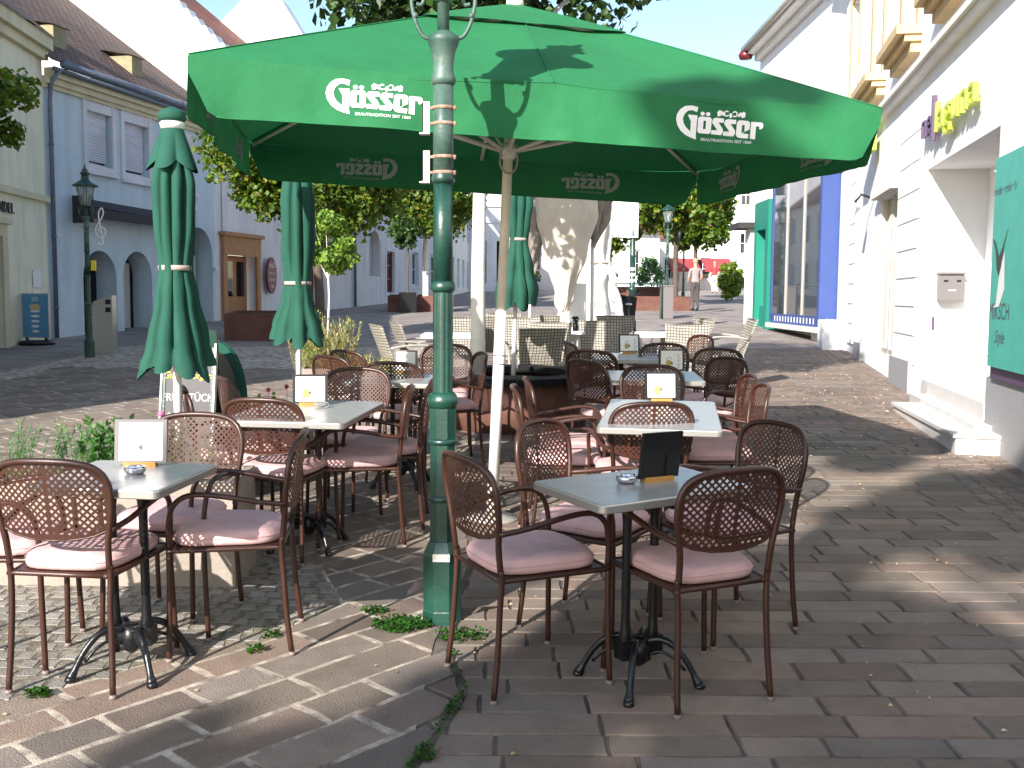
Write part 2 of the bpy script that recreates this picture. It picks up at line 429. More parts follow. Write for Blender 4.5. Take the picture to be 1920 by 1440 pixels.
# lane of small setts along the house on the right
y = 2.0
for i in range(100):
    yy = 2.0+i*.17
    for k in range(6):
        x0 = wallx(yy)-.73+k*.125
        if x0 > wallx(yy)-.03: continue
        gp = .006
        poly = [(x0+gp, yy+gp+k*.02), (x0+.125-gp, yy+gp+k*.02), (x0+.125-gp, yy+.17-gp+k*.02), (x0+gp, yy+.17-gp+k*.02)]
        b = random.uniform(.75, 1.1); slab(R, wob(poly, .006), .001, (b, b*.95, b*.93))
tag(R.build('pavement', M['stone']), None, None, kind='structure')
L = MB(); ang = math.radians(47.5); ca, sa = math.cos(ang), math.sin(ang)
v = -6.0
while v < 16:
    d = random.uniform(.17, .24); u = -6+random.uniform(0, .3)
    while u < 17:
        l = random.uniform(.26, .55); gp = .008
        q4 = [(u+gp, v+gp), (u+l-gp, v+gp), (u+l-gp, v+d-gp), (u+gp, v+d-gp)]
        u += l
        poly = [(a*ca-b*sa, a*sa+b*ca) for a, b in q4]
        c = (sum(p[0] for p in poly)/4, sum(p[1] for p in poly)/4)
        if c[1] < 2 or c[1] > 15 or c[0] < -6.5 or c[0] > .6: continue
        _, q, n = side(c, BR)
        sgn = (c[0]-q[0])*n[0]+(c[1]-q[1])*n[1]
        if math.hypot(c[0]-q[0], c[1]-q[1]) < .6: poly = clip(poly, (q[0]-n[0]*.014, q[1]-n[1]*.014), n)
        elif sgn > 0: continue
        if len(poly) < 3: continue
        d2, q, n = side(c, SB); inside = inpoly(c, SB)
        if math.sqrt(d2) < .5:
            poly = clip(poly, (q[0]-n[0]*-.012, q[1]-n[1]*-.012), (-n[0], -n[1])) 
        elif inside: continue
        if len(poly) < 3: continue
        slab(L, wob(poly, .006), .0, stint(), .006)
    v += d
tag(L.build('pavement', M['stone']), None, None, kind='structure')
S = MB()
S.add([gz(x, y_, -.0014) for x, y_ in SB[::-1]], [tuple(range(len(SB)))], 1)
for i in range(-4, 70):
    for j in range(-4, 62):
        a = i*.092; r0 = j*.092
        x = -6+a; yb = 2.0+r0
        x += .05*(j % 2)+random.uniform(-.012, .012)+.05*math.sin(yb*2.3); yb += .06*math.sin(x*2.6)+random.uniform(-.008, .008)
        if not inpoly((x+.045, yb+.045), SB): continue
        if x < -5: continue
        s_ = random.uniform(.068, .084)
        poly = [(x, yb), (x+s_, yb+random.uniform(-.012, .010)), (x+s_-.004, yb+s_+random.uniform(-.01, .008)), (x+random.uniform(-.006, .008), yb+s_)]
        b = random.uniform(.78, 1.12)
        slab(S, wob(poly, .004), random.uniform(.0, .0025), (b, b*.99, b*.96), .006)
tag(S.build('cobblestones', [M['sett'], M['settj']]), None, None, kind='structure')
# little leaves and seeds lying about
lf = MB()
def specks(n, xr, yr, s0, s1, cols):
    for _ in range(n):
        x = random.uniform(*xr); y = random.uniform(*yr); a = random.uniform(0, PI); s = random.uniform(s0, s1)
        if x > wallx(y)-.1: continue
        z = SL*y+.006
        c = random.choice(cols)
        lf.add([(x+s*math.cos(a), y+s*math.sin(a), z), (x-s*.5*math.sin(a), y+s*.5*math.cos(a), z+random.uniform(.002, .012)),
                (x-s*math.cos(a), y-s*math.sin(a), z), (x+s*.5*math.sin(a), y-s*.5*math.cos(a), z+.001)], [(0, 1, 2, 3)], tint=c)
specks(900, (1.6, 5), (8.2, 16), .008, .017, [(1.1, 1.1, 1.15), (1.1, 1.1, 1.1), (.95, .9, .8), (.8, .7, .6)])
specks(160, (1, 4), (2.5, 8), .006, .014, [(1, .8, .5), (.7, .5, .35), (1, .95, .8)])
specks(200, (-4, .5), (3, 12), .006, .014, [(.8, .6, .35), (.6, .45, .3)])
specks(260, (3.2, 4.3), (7, 13), .012, .03, [(.55, .32, .2), (.7, .45, .25)])
tag(lf.build('fallen_leaves', M['litter']), 'small dry leaves and seeds scattered over the paving', 'leaves', kind='stuff')

# ---------------------------------------------------------------- cafe chairs and tables
def lerp(a, b, t): return a+(b-a)*t
def smooth_path(pts, k=4):
    pts = [Vector(p) for p in pts]; out = []
    for i in range(len(pts)-1):
        p0 = pts[max(i-1, 0)]; p1 = pts[i]; p2 = pts[i+1]; p3 = pts[min(i+2, len(pts)-1)]
        for j in range(k):
            t = j/k
            out.append(.5*((2*p1)+(p2-p0)*t+(2*p0-5*p1+4*p2-p3)*t*t+(3*p1-p0-3*p2+p3)*t**3))
    out.append(pts[-1]); return out
def backy(x, z): return -.203-.052*(z-.45)/.4-.036*(1-min(1, (x/.2)**2))
def make_chair():
    t = thing('cafe_chair', 'x', 'chair', slope=True)
    arch = [(.183, .46), (.184, .50), (.188, .56), (.201, .63), (.210, .69), (.209, .75), (.190, .799), (.152, .828), (.10, .841), (.05, .845), (0, .846)]
    pts = [(x, z) for x, z in arch]+[(-x, z) for x, z in arch[::-1][1:]]
    b = MB(); b.tube(smooth_path([(x, backy(x, z), z) for x, z in pts], 3), .0118, 8)
    b.build('back_frame', M['brown'], t)
    # perforated panel
    outl = [(x, z) for x, z in pts if z > .62]
    bot = [(.197, .612), (.185, .594), (.145, .577), (.08, .565), (0, .561)]
    outl = [(x, z) for x, z in outl]+[(-x, z) for x, z in bot]+[(x, z) for x, z in bot[::-1][1:]]
    def near(p):
        best = None
        for i in range(len(outl)):
            a, c = outl[i-1], outl[i]; dx, dz = c[0]-a[0], c[1]-a[1]; L = dx*dx+dz*dz or 1e-9
            tt = max(0, min(1, ((p[0]-a[0])*dx+(p[1]-a[1])*dz)/L)); q = (a[0]+tt*dx, a[1]+tt*dz)
            d = math.hypot(p[0]-q[0], p[1]-q[1])
            if best is None or d < best[0]: best = (d, q)
        return best
    p = .0262; h = p*.275; pm = MB()
    S3 = lambda x, z: (x, backy(x, z), z)
    for j in range(-2, 40):
        for i in range(-20, 21):
            cx = (i+.5*(j % 2))*p; cz = .55+j*p/2
            vs = [(cx+p/2, cz), (cx, cz+p/2), (cx-p/2, cz), (cx, cz-p/2)]
            ins = [inpoly(q, outl) for q in vs]
            if not any(ins): continue
            hole = all(ins) and min(near(q)[0] for q in vs) > .004 and abs(cx) > .006
            vs = [q if k else near(q)[1] for q, k in zip(vs, ins)]
            if hole:
                hs = [(cx+h, cz), (cx, cz+h), (cx-h, cz), (cx, cz-h)]
                pm.add([S3(*q) for q in vs]+[S3(*q) for q in hs], [(k, (k+1) % 4, (k+1) % 4+4, k+4) for k in range(4)], smooth=True)
            else: pm.add([S3(*q) for q in vs], [(0, 1, 2, 3)], smooth=True)
    pan = pm.build('backrest', M['brownp'], t)
    me = pan.data; bm = bmesh.new(); bm.from_mesh(me)
    bmesh.ops.remove_doubles(bm, verts=bm.verts, dist=.0004)
    bmesh.ops.dissolve_degenerate(bm, edges=bm.edges, dist=.0003)
    bmesh.ops.recalc_face_normals(bm, faces=bm.faces); bm.to_mesh(me); bm.free()
    rim = MB(); rim.tube([(x, backy(x, z)+.002, z) for x, z in bot]+[(-x, backy(x, z)+.002, z) for x, z in bot[::-1][1:]], .004, 6)
    rim.build('bottom_rail', M['brown'], t)
    for sx in (-1, 1):
        l = MB(); l.tube(smooth_path([(sx*.193, -.240, .006), (sx*.187, -.222, .16), (sx*.182, -.212, .32), (sx*.184, backy(.19, .44)-.001, .425), (sx*.186, backy(.186, .47), .468)], 3), .0113, 8)
        lo = l.build('leg', M['brown'], t)
        c = MB(); c.lathe([(.010, 0), (.0145, .002), (.0145, .007), (.0118, .016)], 10, (sx*.193, -.240, -.002)); c.build('foot_cap', M['glide'], lo)
        l = MB(); l.tube(smooth_path([(sx*.226, .218, .006), (sx*.219, .214, .16), (sx*.214, .211, .32), (sx*.213, .21, .44)], 3), .0113, 8)
        lo = l.build('leg', M['brown'], t)
        c = MB(); c.lathe([(.010, 0), (.0145, .002), (.0145, .007), (.0118, .016)], 10, (sx*.226, .218, -.002)); c.build('foot_cap', M['glide'], lo)
        a = MB(); a.tube(smooth_path([(sx*.213, .21, .44), (sx*.218, .208, .53), (sx*.225, .19, .60), (sx*.230, .145, .640), (sx*.231, .08, .648), (sx*.229, -.02, .636), (sx*.222, -.13, .615), (sx*.202, -.226, .600)], 4), .0108, 8)
        a.build('armrest', M['brown'], t)
    f = MB()
    ring = []
    for (x, y_) in ((.16, -.205), (.182, -.19), (.198, 0), (.213, .19), (.20, .212), (.0, .218)): ring.append((x, y_, .428))
    ring = ring+[(-x, y_, z) for x, y_, z in ring[::-1][1:]]
    f.tube(smooth_path(ring+[(.16, -.205, .428)], 2), .0098, 8)
    f.build('seat_frame', M['brown'], t)
    st = MB(); st.add([(.175, -.2, .43), (.2, .2, .43), (-.2, .2, .43), (-.175, -.2, .43), (.175, -.2, .434), (.2, .2, .434), (-.2, .2, .434), (-.175, -.2, .434)],
                      [(0, 1, 2, 3), (7, 6, 5, 4), (0, 4, 5, 1), (1, 5, 6, 2), (2, 6, 7, 3), (3, 7, 4, 0)])
    st.build('seat', M['brown'], t)
    # cushion
    def outp(a, s):
        c_, s_ = math.cos(a), math.sin(a); n = 4.2
        x = math.copysign(abs(c_)**(2/n), c_); y_ = math.copysign(abs(s_)**(2/n), s_)
        wd = lerp(.176, .207, (y_+1)/2)
        return x*wd*s, (y_*.205)*s+.006
    global cushion_mesh
    N = 44; rows = [(.90, .436), (.975, .440), (1.0, .452), (1.004, .464), (.985, .476), (.955, .486), (.90, .492), (.82, .4965), (.70, .4985), (.56, .4998), (.42, .5003), (.28, .5006), (.13, .5008)]
    def cushion_mesh(sd):
        cm = MB(); vs = []
        for s, z in rows:
            for k in range(N):
                a = 2*PI*k/N; x, y_ = outp(a, s)
                if z > .47:
                    c_ = noise.noise(Vector((x*7+sd, y_*9, 3+sd))); rg = 1-abs(noise.noise(Vector((x*14+sd*2, y_*10, sd))))*2
                    dz = .007*c_+.003*noise.noise(Vector((x*30, y_*22, 7+sd)))-.006*max(0, rg-.75)*4*(s > .5)
                else: dz = .0015*noise.noise(Vector((x*40, y_*40, 1+sd)))
                vs.append((x, y_, z+dz))
        vs.append((0, .006, .500+.003*math.sin(sd))); n = len(rows)
        fs = [(i*N+k, i*N+(k+1) % N, (i+1)*N+(k+1) % N, (i+1)*N+k) for i in range(n-1) for k in range(N)]
        fs += [((n-1)*N+k, (n-1)*N+(k+1) % N, n*N) for k in range(N)]+[tuple(range(N))[::-1]]
        cm.add(vs, fs, smooth=True); return cm
    cu = cushion_mesh(0).build('cushion', M['cushion'], t)
    pp = MB(); pp.tube([(*outp(2*PI*k/N, 1.004), .468) for k in range(N)], .0026, 5, closed=True); pp.build('piping', M['piping'], cu)
    return t
chair0 = make_chair()
used = []
BRF = 'brown perforated cafe chairs with pink cushions'
def chair(x, y, phi, label):
    rz = math.radians(phi-90)
    if not used:
        chair0.location = gz(x, y, .002); chair0.rotation_euler = (SL, 0, rz); chair0['label'] = label; chair0['group'] = BRF; used.append(1); return
    dup(chair0, gz(x, y, .002), rz, label, BRF)
for c in [
 (.645, 3.70, 114, 'brown chair nearest the viewer at the right front table, its back turned, fully shaded'),
 (.065, 3.79, 28, 'brown chair turned sideways between the green lamp post and the right front table'),
 (.34, 4.31, -33, 'brown chair behind the left corner of the right front table, by the parasol pole'),
 (.90, 4.34, 207, 'brown chair behind the nearest right chair, at the far right side of the front table'),
 (.66, 5.38, 98, 'brown chair seen from behind just beyond the black menu holder of the front table'),
 (1.20, 6.42, 181, 'brown chair seen edge-on at the far right side of the second table'),
 (1.16, 5.92, 178, 'brown chair seen edge-on at the near right side of the second table'),
 (.95, 6.74, 272, 'sunlit pale looking chair facing the viewer behind the second right table'),
 (.36, 6.18, 2, 'rear one of the two edge-on chairs left of the second right table'),
 (.29, 5.77, 0, 'front one of the two edge-on chairs left of the second right table'),
 (.72, 7.52, 38, 'dark chair with a sunlit lower edge left of the third right table'),
 (.72, 8.48, 68, 'dark chair back peeking over the chair left of the third right table'),
 (.76, 9.12, 12, 'narrow dark chair turned sideways at the left end of the farthest brown table'),
 (1.31, 8.74, 270, 'dark chair behind the menu holder of the third right table'),
 (1.55, 8.24, 240, 'dark wide chair back at the far right of the third right table'),
 (1.37, 7.49, 214, 'dark chair at the near right corner of the third right table'),
 (1.60, 9.99, 205, 'farthest brown chair on the right, beside the beige wicker chairs'),
 (-1.555, 3.79, 84, 'chair nearest the viewer on the left, back turned, its pink seat in full sun'),
 (-1.11, 4.12, 186, 'chair facing left at the right side of the left front table'),
 (-1.42, 4.34, 264, 'chair facing the viewer beside the white menu holder, its back glaring in the sun'),
 (-1.96, 3.95, 6, 'chair cut off by the left edge of the photo, facing right'),
 (-1.20, 5.42, 80, 'reddish chair seen from behind in front of the second left table'),
 (-.83, 5.68, 186, 'chair facing left at the near right side of the second left table'),
 (-.74, 6.02, 181, 'chair half hidden behind the lamp post at the second left table'),
 (-1.00, 6.40, 268, 'chair facing the viewer behind the second left table, right half shaded'),
 (-1.45, 6.22, 30, 'dark chair turned sideways at the left end of the second left table'),
 (-1.52, 5.72, 20, 'dark chair in front of the green breakfast board'),
 (-.79, 7.39, 82, 'reddish chair seen from behind before the third left table'),
 (-1.16, 7.78, 50, 'left one of two small dark chair backs beside the grass planter'),
 (-1.12, 8.27, 50, 'right one of two small dark chair backs beside the grass planter'),
 (-.55, 8.45, 270, 'pale sunlit chair facing the viewer just behind the lamp post'),
 (-.49, 7.86, 196, 'chair facing left between the lamp post and the white parasol pole'),
]: chair(*c)

_var = []
for sd in (1.7, 3.1, 5.9, 8.3, 11.2):
    o = cushion_mesh(sd).build('cushion', M['cushion']); _var.append(o.data); bpy.data.objects.remove(o)
_rc = random.Random(4)
for o in C.objects:
    if o.name.startswith('cushion'):
        o.data = _rc.choice(_var); o.rotation_euler.z = _rc.uniform(-.03, .03); o.location.y = _rc.uniform(-.008, .006)
def rrect(w, d, r, n=5):
    out = []
    for (cx, cy, a0) in ((w/2-r, d/2-r, 0), (-w/2+r, d/2-r, PI/2), (-w/2+r, -d/2+r, PI), (w/2-r, -d/2+r, 1.5*PI)):
        for k in range(n+1):
            a = a0+PI/2*k/n; out.append((cx+r*math.cos(a), cy+r*math.sin(a)))
    return out
def slabmesh(mb, outline, zs, mi=0, mit=None):
    n = len(outline); vs = []
    for s, z in zs:
        vs += [(x*(1-s/abs(x) if abs(x) > .01 else 1), y_*(1-s/abs(y_) if abs(y_) > .01 else 1), z) for x, y_ in outline]
    k = len(zs)
    fs = [(i*n+j, i*n+(j+1) % n, (i+1)*n+(j+1) % n, (i+1)*n+j) for i in range(k-1) for j in range(n)]
    mb.add(vs, fs, mi); mb.add(vs, [tuple(range(n))[::-1]], mi); mb.add(vs, [tuple((k-1)*n+j for j in range(n))], mit if mit is not None else mi)
def table(x, y, w_, d_, rot, label, grp='steel topped cafe tables on cast iron feet'):
    t = thing('cafe_table', label, 'table', gz(x, y, .002), math.radians(rot), grp, slope=True)
    b = MB(); slabmesh(b, rrect(w_, d_, .025), [(.004, .708), (0, .712), (0, .734), (.0025, .7385), (.006, .740)], 1, 0)
    b.build('tabletop', [M['steel'], M['steeledge']], t)
    f = MB()
    f.box((-.2, -.02, .69), (.2, .02, .707)); f.box((-.02, -.2, .688), (.02, .2, .705))
    for sx in (-.062, .062):
        f.lathe([(.02, .14), (.024, .17), (.019, .20), (.0165, .26), (.0165, .60), (.02, .64), (.024, .66), (.019, .69)], 12, (sx, 0, 0))
    f.box((-.09, -.028, .10), (.09, .028, .17)); f.lathe([(.01, .06), (.034, .08), (.04, .12), (.03, .17)], 12)
    f.build('pedestal', M['iron'], t)
    for k in range(4):
        a = PI/4+k*PI/2; l = MB(); c_, s_ = math.cos(a), math.sin(a)
        P = [(.03, .155), (.075, .168), (.125, .150), (.172, .10), (.207, .038), (.222, .012)]
        l.tube(smooth_path([(r*c_, r*s_, z) for r, z in P], 3), [.013]*8+[.012]*4+[.013, .017, .019, .018], 8)
        P = [(.035, .105), (.08, .122), (.13, .102), (.17, .06)]
        l.tube(smooth_path([(r*c_, r*s_, z) for r, z in P], 3), .0065, 6)
        l.lathe([(.018, -.001), (.021, .006), (.015, .02)], 10, (.224*c_, .224*s_, 0))
        l.build('leg', M['iron'], t)
    return t
table(.47, 3.715, .66, .45, 30, 'steel table nearest the viewer on the right, carrying a black menu holder seen from behind')
table(-1.42, 3.81, .50, .50, -8, 'steel table front left with the white menu holder glaring in the sun')
table(-1.09, 5.52, .64, .84, -7, 'steel table on the left with a black framed menu and a glass ashtray')
table(.79, 5.50, .60, 1.10, -9, 'long steel table on the right with a framed menu near its far end')
table(-.76, 7.12, .62, .62, -10, 'steel table behind the lamp post carrying a small white menu')
table(1.01, 7.38, .64, .70, -3, 'third steel table on the right, mostly hidden by dark chairs')
table(1.0, 8.95, .62, .70, -3, 'farthest steel table of the brown chairs, framed menu at its left')

def menu(x, y, h, rz, label, bw='black', w_=.19, hh=.155, back=False):
    t = thing('menu_holder', label, 'menu holder', gz(x, y, h), math.radians(rz), 'menu holders on the tables', slope=True)
    wd = MB(); wd.box((-.06, -.03, 0), (.06, .012, .018)); wd.build('base', M['wood'], t)
    tl = .16
    fn = lambda X, Y, Z: (X, Y+(Z-.012)*tl, Z)
    fr = MB(); fr.box((-w_/2, -.010, .013), (w_/2, .002, .013+hh), fn=fn)
    fr.box((-w_/2, -.0135, .013), (-w_/2+.015, -.010, .013+hh), fn=fn); fr.box((w_/2-.015, -.0135, .013), (w_/2, -.010, .013+hh), fn=fn)
    fr.box((-w_/2+.015, -.0135, .013), (w_/2-.015, -.010, .023), fn=fn); fr.box((-w_/2+.015, -.0135, .003+hh), (w_/2-.015, -.010, .013+hh), fn=fn)
    if back: fr.box((-.03, .002, .02), (-.022, .008, .10), fn=fn)
    fr.build('frame', M['black'] if bw == 'black' else M['mail'], t)
    s = MB(); s.box((-w_/2+.015, -.0118, .023), (w_/2-.015, -.0104, .003+hh), fn=fn); so = s.build('sheet', M['paper'], t)
    pr = MB()
    def P(X, Z): return fn(X, -.0122, Z)
    cz = .013+hh*.34
    if bw == 'black':
        pr.add([P(-.022+.022*math.cos(a)-.0, cz+.026*math.sin(a)) for a in [2*PI*k/14 for k in range(14)]], [tuple(range(14))], 1)
        for k in range(10):
            a = k/9*PI; q = a+PI/9
            pr.add([P(-.018+.018*math.cos(a), cz+.028+.020*math.sin(a)), P(-.018+.018*math.cos(q), cz+.028+.020*math.sin(q)), P(-.018+.015*math.cos(q), cz+.028+.017*math.sin(q)), P(-.018+.015*math.cos(a), cz+.028+.017*math.sin(a))], [(0, 1, 2, 3)])
        for k in range(8):
            z = .034+hh*.085*k; l = .018+.008*(k % 3)
            pr.add([P(.042, z), P(.042+l*.8, z), P(.042+l*.8, z+.003), P(.042, z+.003)], [(0, 1, 2, 3)])
    pr.add([P(-.012, cz+.005), P(.008, cz-.012), P(.006, cz+.016)], [(0, 1, 2)])
    pr.build('print', [M['ink'], M['beer']], so)
    return t
menu(.535, 3.735, .742, 205, 'black back of a menu holder on a light wooden foot, front right table', w_=.165, hh=.17, back=True)
menu(-1.42, 3.95, .742, 4, 'white menu holder in a silver frame on the front left table', 'silver', .195, .165)
menu(-1.11, 5.70, .742, 6, 'black framed menu on the second left table')
menu(.86, 5.97, .742, 3, 'black framed menu on the long right table')
menu(1.17, 7.62, .742, 3, 'black framed menu before the dark chair at the third right table')
menu(1.04, 9.25, .742, 5, 'black framed menu on the farthest table among brown chairs')
menu(-.76, 7.42, .742, 2, 'small white menu in a silver frame left of the lamp post', 'silver', .165, .15)
def ashtray(x, y, label, glass=False):
    t = MB(); t.lathe([(.028, 0), (.036, .006), (.040, .016), (.036, .027), (.033, .028), (.030, .024), (.030, .012), (.004, .010)], 24)
    o = t.build('ashtray', M['glass'] if glass else M['chrome']); o.location = gz(x, y, .743)
    tag(o, label, 'ashtray', 'ashtrays on the tables')
ashtray(.415, 3.70, 'round chrome ashtray on the front right table')
ashtray(-1.39, 3.80, 'round chrome ashtray on the front left table')
ashtray(-1.03, 5.60, 'glass ashtray before the menu on the second left table', True)
ashtray(1.13, 9.10, 'small glass ashtray on the farthest steel table', True)

# ---------------------------------------------------------------- green lamp posts
def octa(mb, r0, z0, r1, z1, mi=0):
    mb.lathe([(r0, z0), (r1, z1)], 8, rot=PI/8, smooth=False, mi=mi)
def make_lamp(x, y, label, lantern=True):
    t = thing('street_lamp', label, 'street lamp', gz(x, y, -.13), 0, 'green cast iron street lamps')
    b = MB(); k = 1.22
    b.lathe([(.073*k, .12), (.073*k, .17), (.071*k, .175), (.071*k, .37), (.068*k, .385), (.049*k, .43)], 8, rot=PI/8, smooth=False)
    b.lathe([(.047*k, .432), (.046*k, .60)], 8, rot=PI/8, smooth=False)
    b.lathe([(.054, .598), (.062, .605), (.062, .618), (.054, .625)], 24)
    b.lathe([(.047*k, .624), (.0455*k, .845)], 8, rot=PI/8, smooth=False)
    b.lathe([(.054, .843), (.064, .85), (.064, .864), (.054, .87)], 24)
    b.lathe([(.049*k, .87), (.049*k, 1.0)], 8, rot=PI/8, smooth=False)
    b.lathe([(.058, 1.0), (.061, 1.012), (.066, 1.022), (.067, 1.036), (.058, 1.056), (.044, 1.068)], 24)
    b.build('base', M['lampgreen'], t)
    s = MB(); n = 24; vs = []
    prof = [(.0425, 1.066), (.042, 1.45), (.0405, 1.51)]
    for r, z in prof:
        for i in range(n*2):
            a = 2*PI*i/(n*2); rr = r*(1-.05*(i % 4 in (2, 3)))
            vs.append((rr*math.cos(a), rr*math.sin(a), z))
    m_ = n*2; s.add(vs, [(i*m_+j, i*m_+(j+1) % m_, (i+1)*m_+(j+1) % m_, (i+1)*m_+j) for i in range(2) for j in range(m_)])
    s.lathe([(.042, 1.505), (.050, 1.515), (.053, 1.53), (.048, 1.545), (.041, 1.555)], 24)
    s.lathe([(.0415, 1.553), (.0405, 1.98)], 24)
    s.lathe([(.041, 1.975), (.049, 1.985), (.0505, 2.0), (.046, 2.015), (.042, 2.03)], 24)
    s.build('shaft', M['lampgreen'], t)
    u = MB()
    u.lathe([(.0425, 2.028), (.042, 2.40)], 24)
    u.lathe([(.042, 2.395), (.051, 2.41), (.052, 2.425), (.043, 2.45), (.042, 2.49), (.05, 2.54), (.064, 2.575), (.067, 2.585), (.064, 2.60), (.045, 2.615), (.026, 2.625)], 24)
    u.lathe([(.025, 2.62), (.024, 2.75), (.030, 2.756), (.030, 2.77), (.03, 2.79)], 16)
    u.build('column_head', M['lampworn'], t)
    for sx in (-1, 1):
        a = MB()
        pts = [(.058, .592), (.085, .605), (.108, .645), (.122, .69), (.130, .735), (.126, .765), (.108, .780), (.088, .770), (.080, .748), (.092, .728), (.110, .733)]
        a.tube(smooth_path([(sx*q, 0, 2+z) for q, z in pts], 4), .0085, 8)
        a.lathe([(.004, -.014), (.013, -.006), (.013, .006), (.004, .014)], 10, (sx*.116, 0, 2.685))
        a.build('scroll_arm', M['lampworn'], t)
    l = MB()
    l.lathe([(.03, 2.755), (.085, 2.765), (.104, 2.79), (.104, 2.802), (.09, 2.806)], 28); l.build('lantern_base', M['lampgreen'], t)
    gl = MB(); gl.lathe([(.088, 2.80), (.165, 3.14), (.160, 3.14), (.083, 2.806)], 6, smooth=False); go = gl.build('lantern_glass', M['glass'], t)
    ed = MB()
    for k2 in range(6):
        a = 2*PI*k2/6; ed.tube([(.089*math.cos(a), .089*math.sin(a), 2.80), (.167*math.cos(a), .167*math.sin(a), 3.142)], .005, 5)
    ed.build('glazing_bar', M['lampgreen'], go)
    hd = MB(); hd.lathe([(.18, 3.135), (.215, 3.13), (.218, 3.142), (.16, 3.18), (.085, 3.235), (.065, 3.26), (.062, 3.33), (.085, 3.345), (.085, 3.355), (.05, 3.385), (.04, 3.40), (.055, 3.41), (.02, 3.44), (.012, 3.49), (.002, 3.51)], 24)
    hd.build('lamp_cap', M['lampgreen'], t)
    def warp(o):
        for v in o.data.vertices:
            z = v.co.z; v.co.z = z+(.045*min(1, max(0, (z-.15)/.2)) if z < 1.1 else lerp(.045, -.02, min(1, (z-1.1)/1.45)))
    for ch in t.children:
        warp(ch)
        for c2 in ch.children: warp(c2)
    bb = MB(); bb.lathe([(.02, 2.80), (.03, 2.86), (.045, 2.95), (.03, 3.03), (.01, 3.06)], 12); bb.build('bulb', M['paper'], t)
    return t
lp = make_lamp(-.293, 4.39, 'tall green cast iron lamp post rising through the middle of the photo')
pl = MB(); pl.box((-.036, -.0895, .40), (.036, -.0820, .432)); po = pl.build('number_plate', M['plate'], lp)
pr = MB()
for sx in (-.03, .03): pr.lathe([(.0025, 0), (.0025, .002)], 8, (sx, -.0905, .416), rot=0)
pr.build('screw', M['iron'], po)
for z in (2.255, 2.055):
    br = MB(); br.box((-.086, -.012, z-.062), (-.055, -.006, z+.062)); br.box((-.086, -.012, z-.064), (-.082, .03, z+.062)); br.box((-.098, -.014, z-.07), (-.055, .03, z-.064))
    bo = br.build('bracket', M['plate'], lp)
    for dz in (-.028, .036):
        bd = MB(); bd.lathe([(.044, z+dz-.006), (.0462, z+dz-.004), (.0462, z+dz+.006), (.044, z+dz+.008)], 24); bd.box((-.06, -.01, z+dz-.004), (-.043, .0, z+dz+.006)); bd.lathe([(.006, -.009), (.006, .009)], 8, (.049, -.012, z+dz))
        bd.build('clamp_band', M['rust'], bo)
def lampcopy(x, y, label, s=1.0):
    r = dup(lp0, gz(x, y, -.13), 0, label, 'green cast iron street lamps'); r.scale = (s, s, s); return r
lp0 = make_lamp(-6.76, 16.62, 'green lamp post in the shade on the left beside the silver pillar')
lp0.scale = (.91, .91, .91)
lampcopy(4.56, 30.9, 'nearest green street lamp of the far row, before the tree on the right', 1.05)
lampcopy(6.75, 43, 'second green street lamp of the far row', .98)
lampcopy(8.0, 49, 'third street lamp of the far row, just left of the walking man', .98)

# ---------------------------------------------------------------- the big open parasol
UX, UY, TX = -.116, 6.152, .039; TH = .151; WX, WY, HB, VD, AP = 3.198/2, 2.692/2, 2.057, .254, 2.999
ud = Vector((TX, 0, 1)).normalized(); uex = Vector((math.cos(TH), math.sin(TH), 0)); uex = (uex-ud*uex.dot(ud)).normalized(); uey = ud.cross(uex)
umb = thing('parasol', 'large open green parasol with white lettering on a white pole', 'parasol', gz(UX, UY))
umb.matrix_world = Matrix((( uex.x, uey.x, ud.x, UX), (uex.y, uey.y, ud.y, UY), (uex.z, uey.z, ud.z, SL*UY), (0, 0, 0, 1)))
HT = HB+VD
def edge_pt(k):      # k in 0..8 around the rectangle, corners at even, mids at odd
    c = [(-WX, -WY), (0, -WY*1.005), (WX, -WY), (WX*1.005, 0), (WX, WY), (0, WY*1.005), (-WX, WY), (-WX*1.005, 0)]
    return c[k % 8]
def canopy_fn(k, u, v, s0, s1, dz=0, sag=.045):
    a, b = edge_pt(k), edge_pt(k+1)
    s = s0+(s1-s0)*v
    ex, ey = a[0]+(b[0]-a[0])*u, a[1]+(b[1]-a[1])*u
    z = AP-(AP-HT)*(s**1.06)-sag*math.sin(PI*u)*math.sin(PI*min(1, s*.85))*s+dz
    if sag and s > .9: z -= .012*math.sin(PI*u)*(s-.9)/.1
    if sag: z += (.010*noise.noise(Vector((ex*s*1.7, ey*s*1.7, 2)))+.004*noise.noise(Vector((ex*s*6, ey*s*6, 5)))+.0035*math.sin((u*9+k)*PI)*max(0, s-.75)*4)*math.sin(PI*u)
    return (ex*s, ey*s, z)
cb = MB()
for k in range(8):
    cb.grid(lambda u, v, k=k: canopy_fn(k, u, v, .30, 1.0), 12, 14)
co = cb.build('canopy', M['canopy'], umb)
for k in range(8):
    sm_ = MB(); sm_.tube([canopy_fn(k, 0, v/10, .3, 1.0, .0035) for v in range(11)], .0035, 5); sm_.build('seam', M['canopy'], co)
cb = MB()
for k in range(8):
    cb.grid(lambda u, v, k=k: canopy_fn(k, u, v, .0, .345, .016+.010*math.sin(PI*u)*v, .02), 10, 8)
co2 = cb.build('vent_cap', M['canopy'], umb)
cb = MB(); cb.lathe([(.05, AP-.005), (.05, AP+.03), (.035, AP+.045), (.01, AP+.05)], 16); cb.build('finial', M['whitepole'], umb)
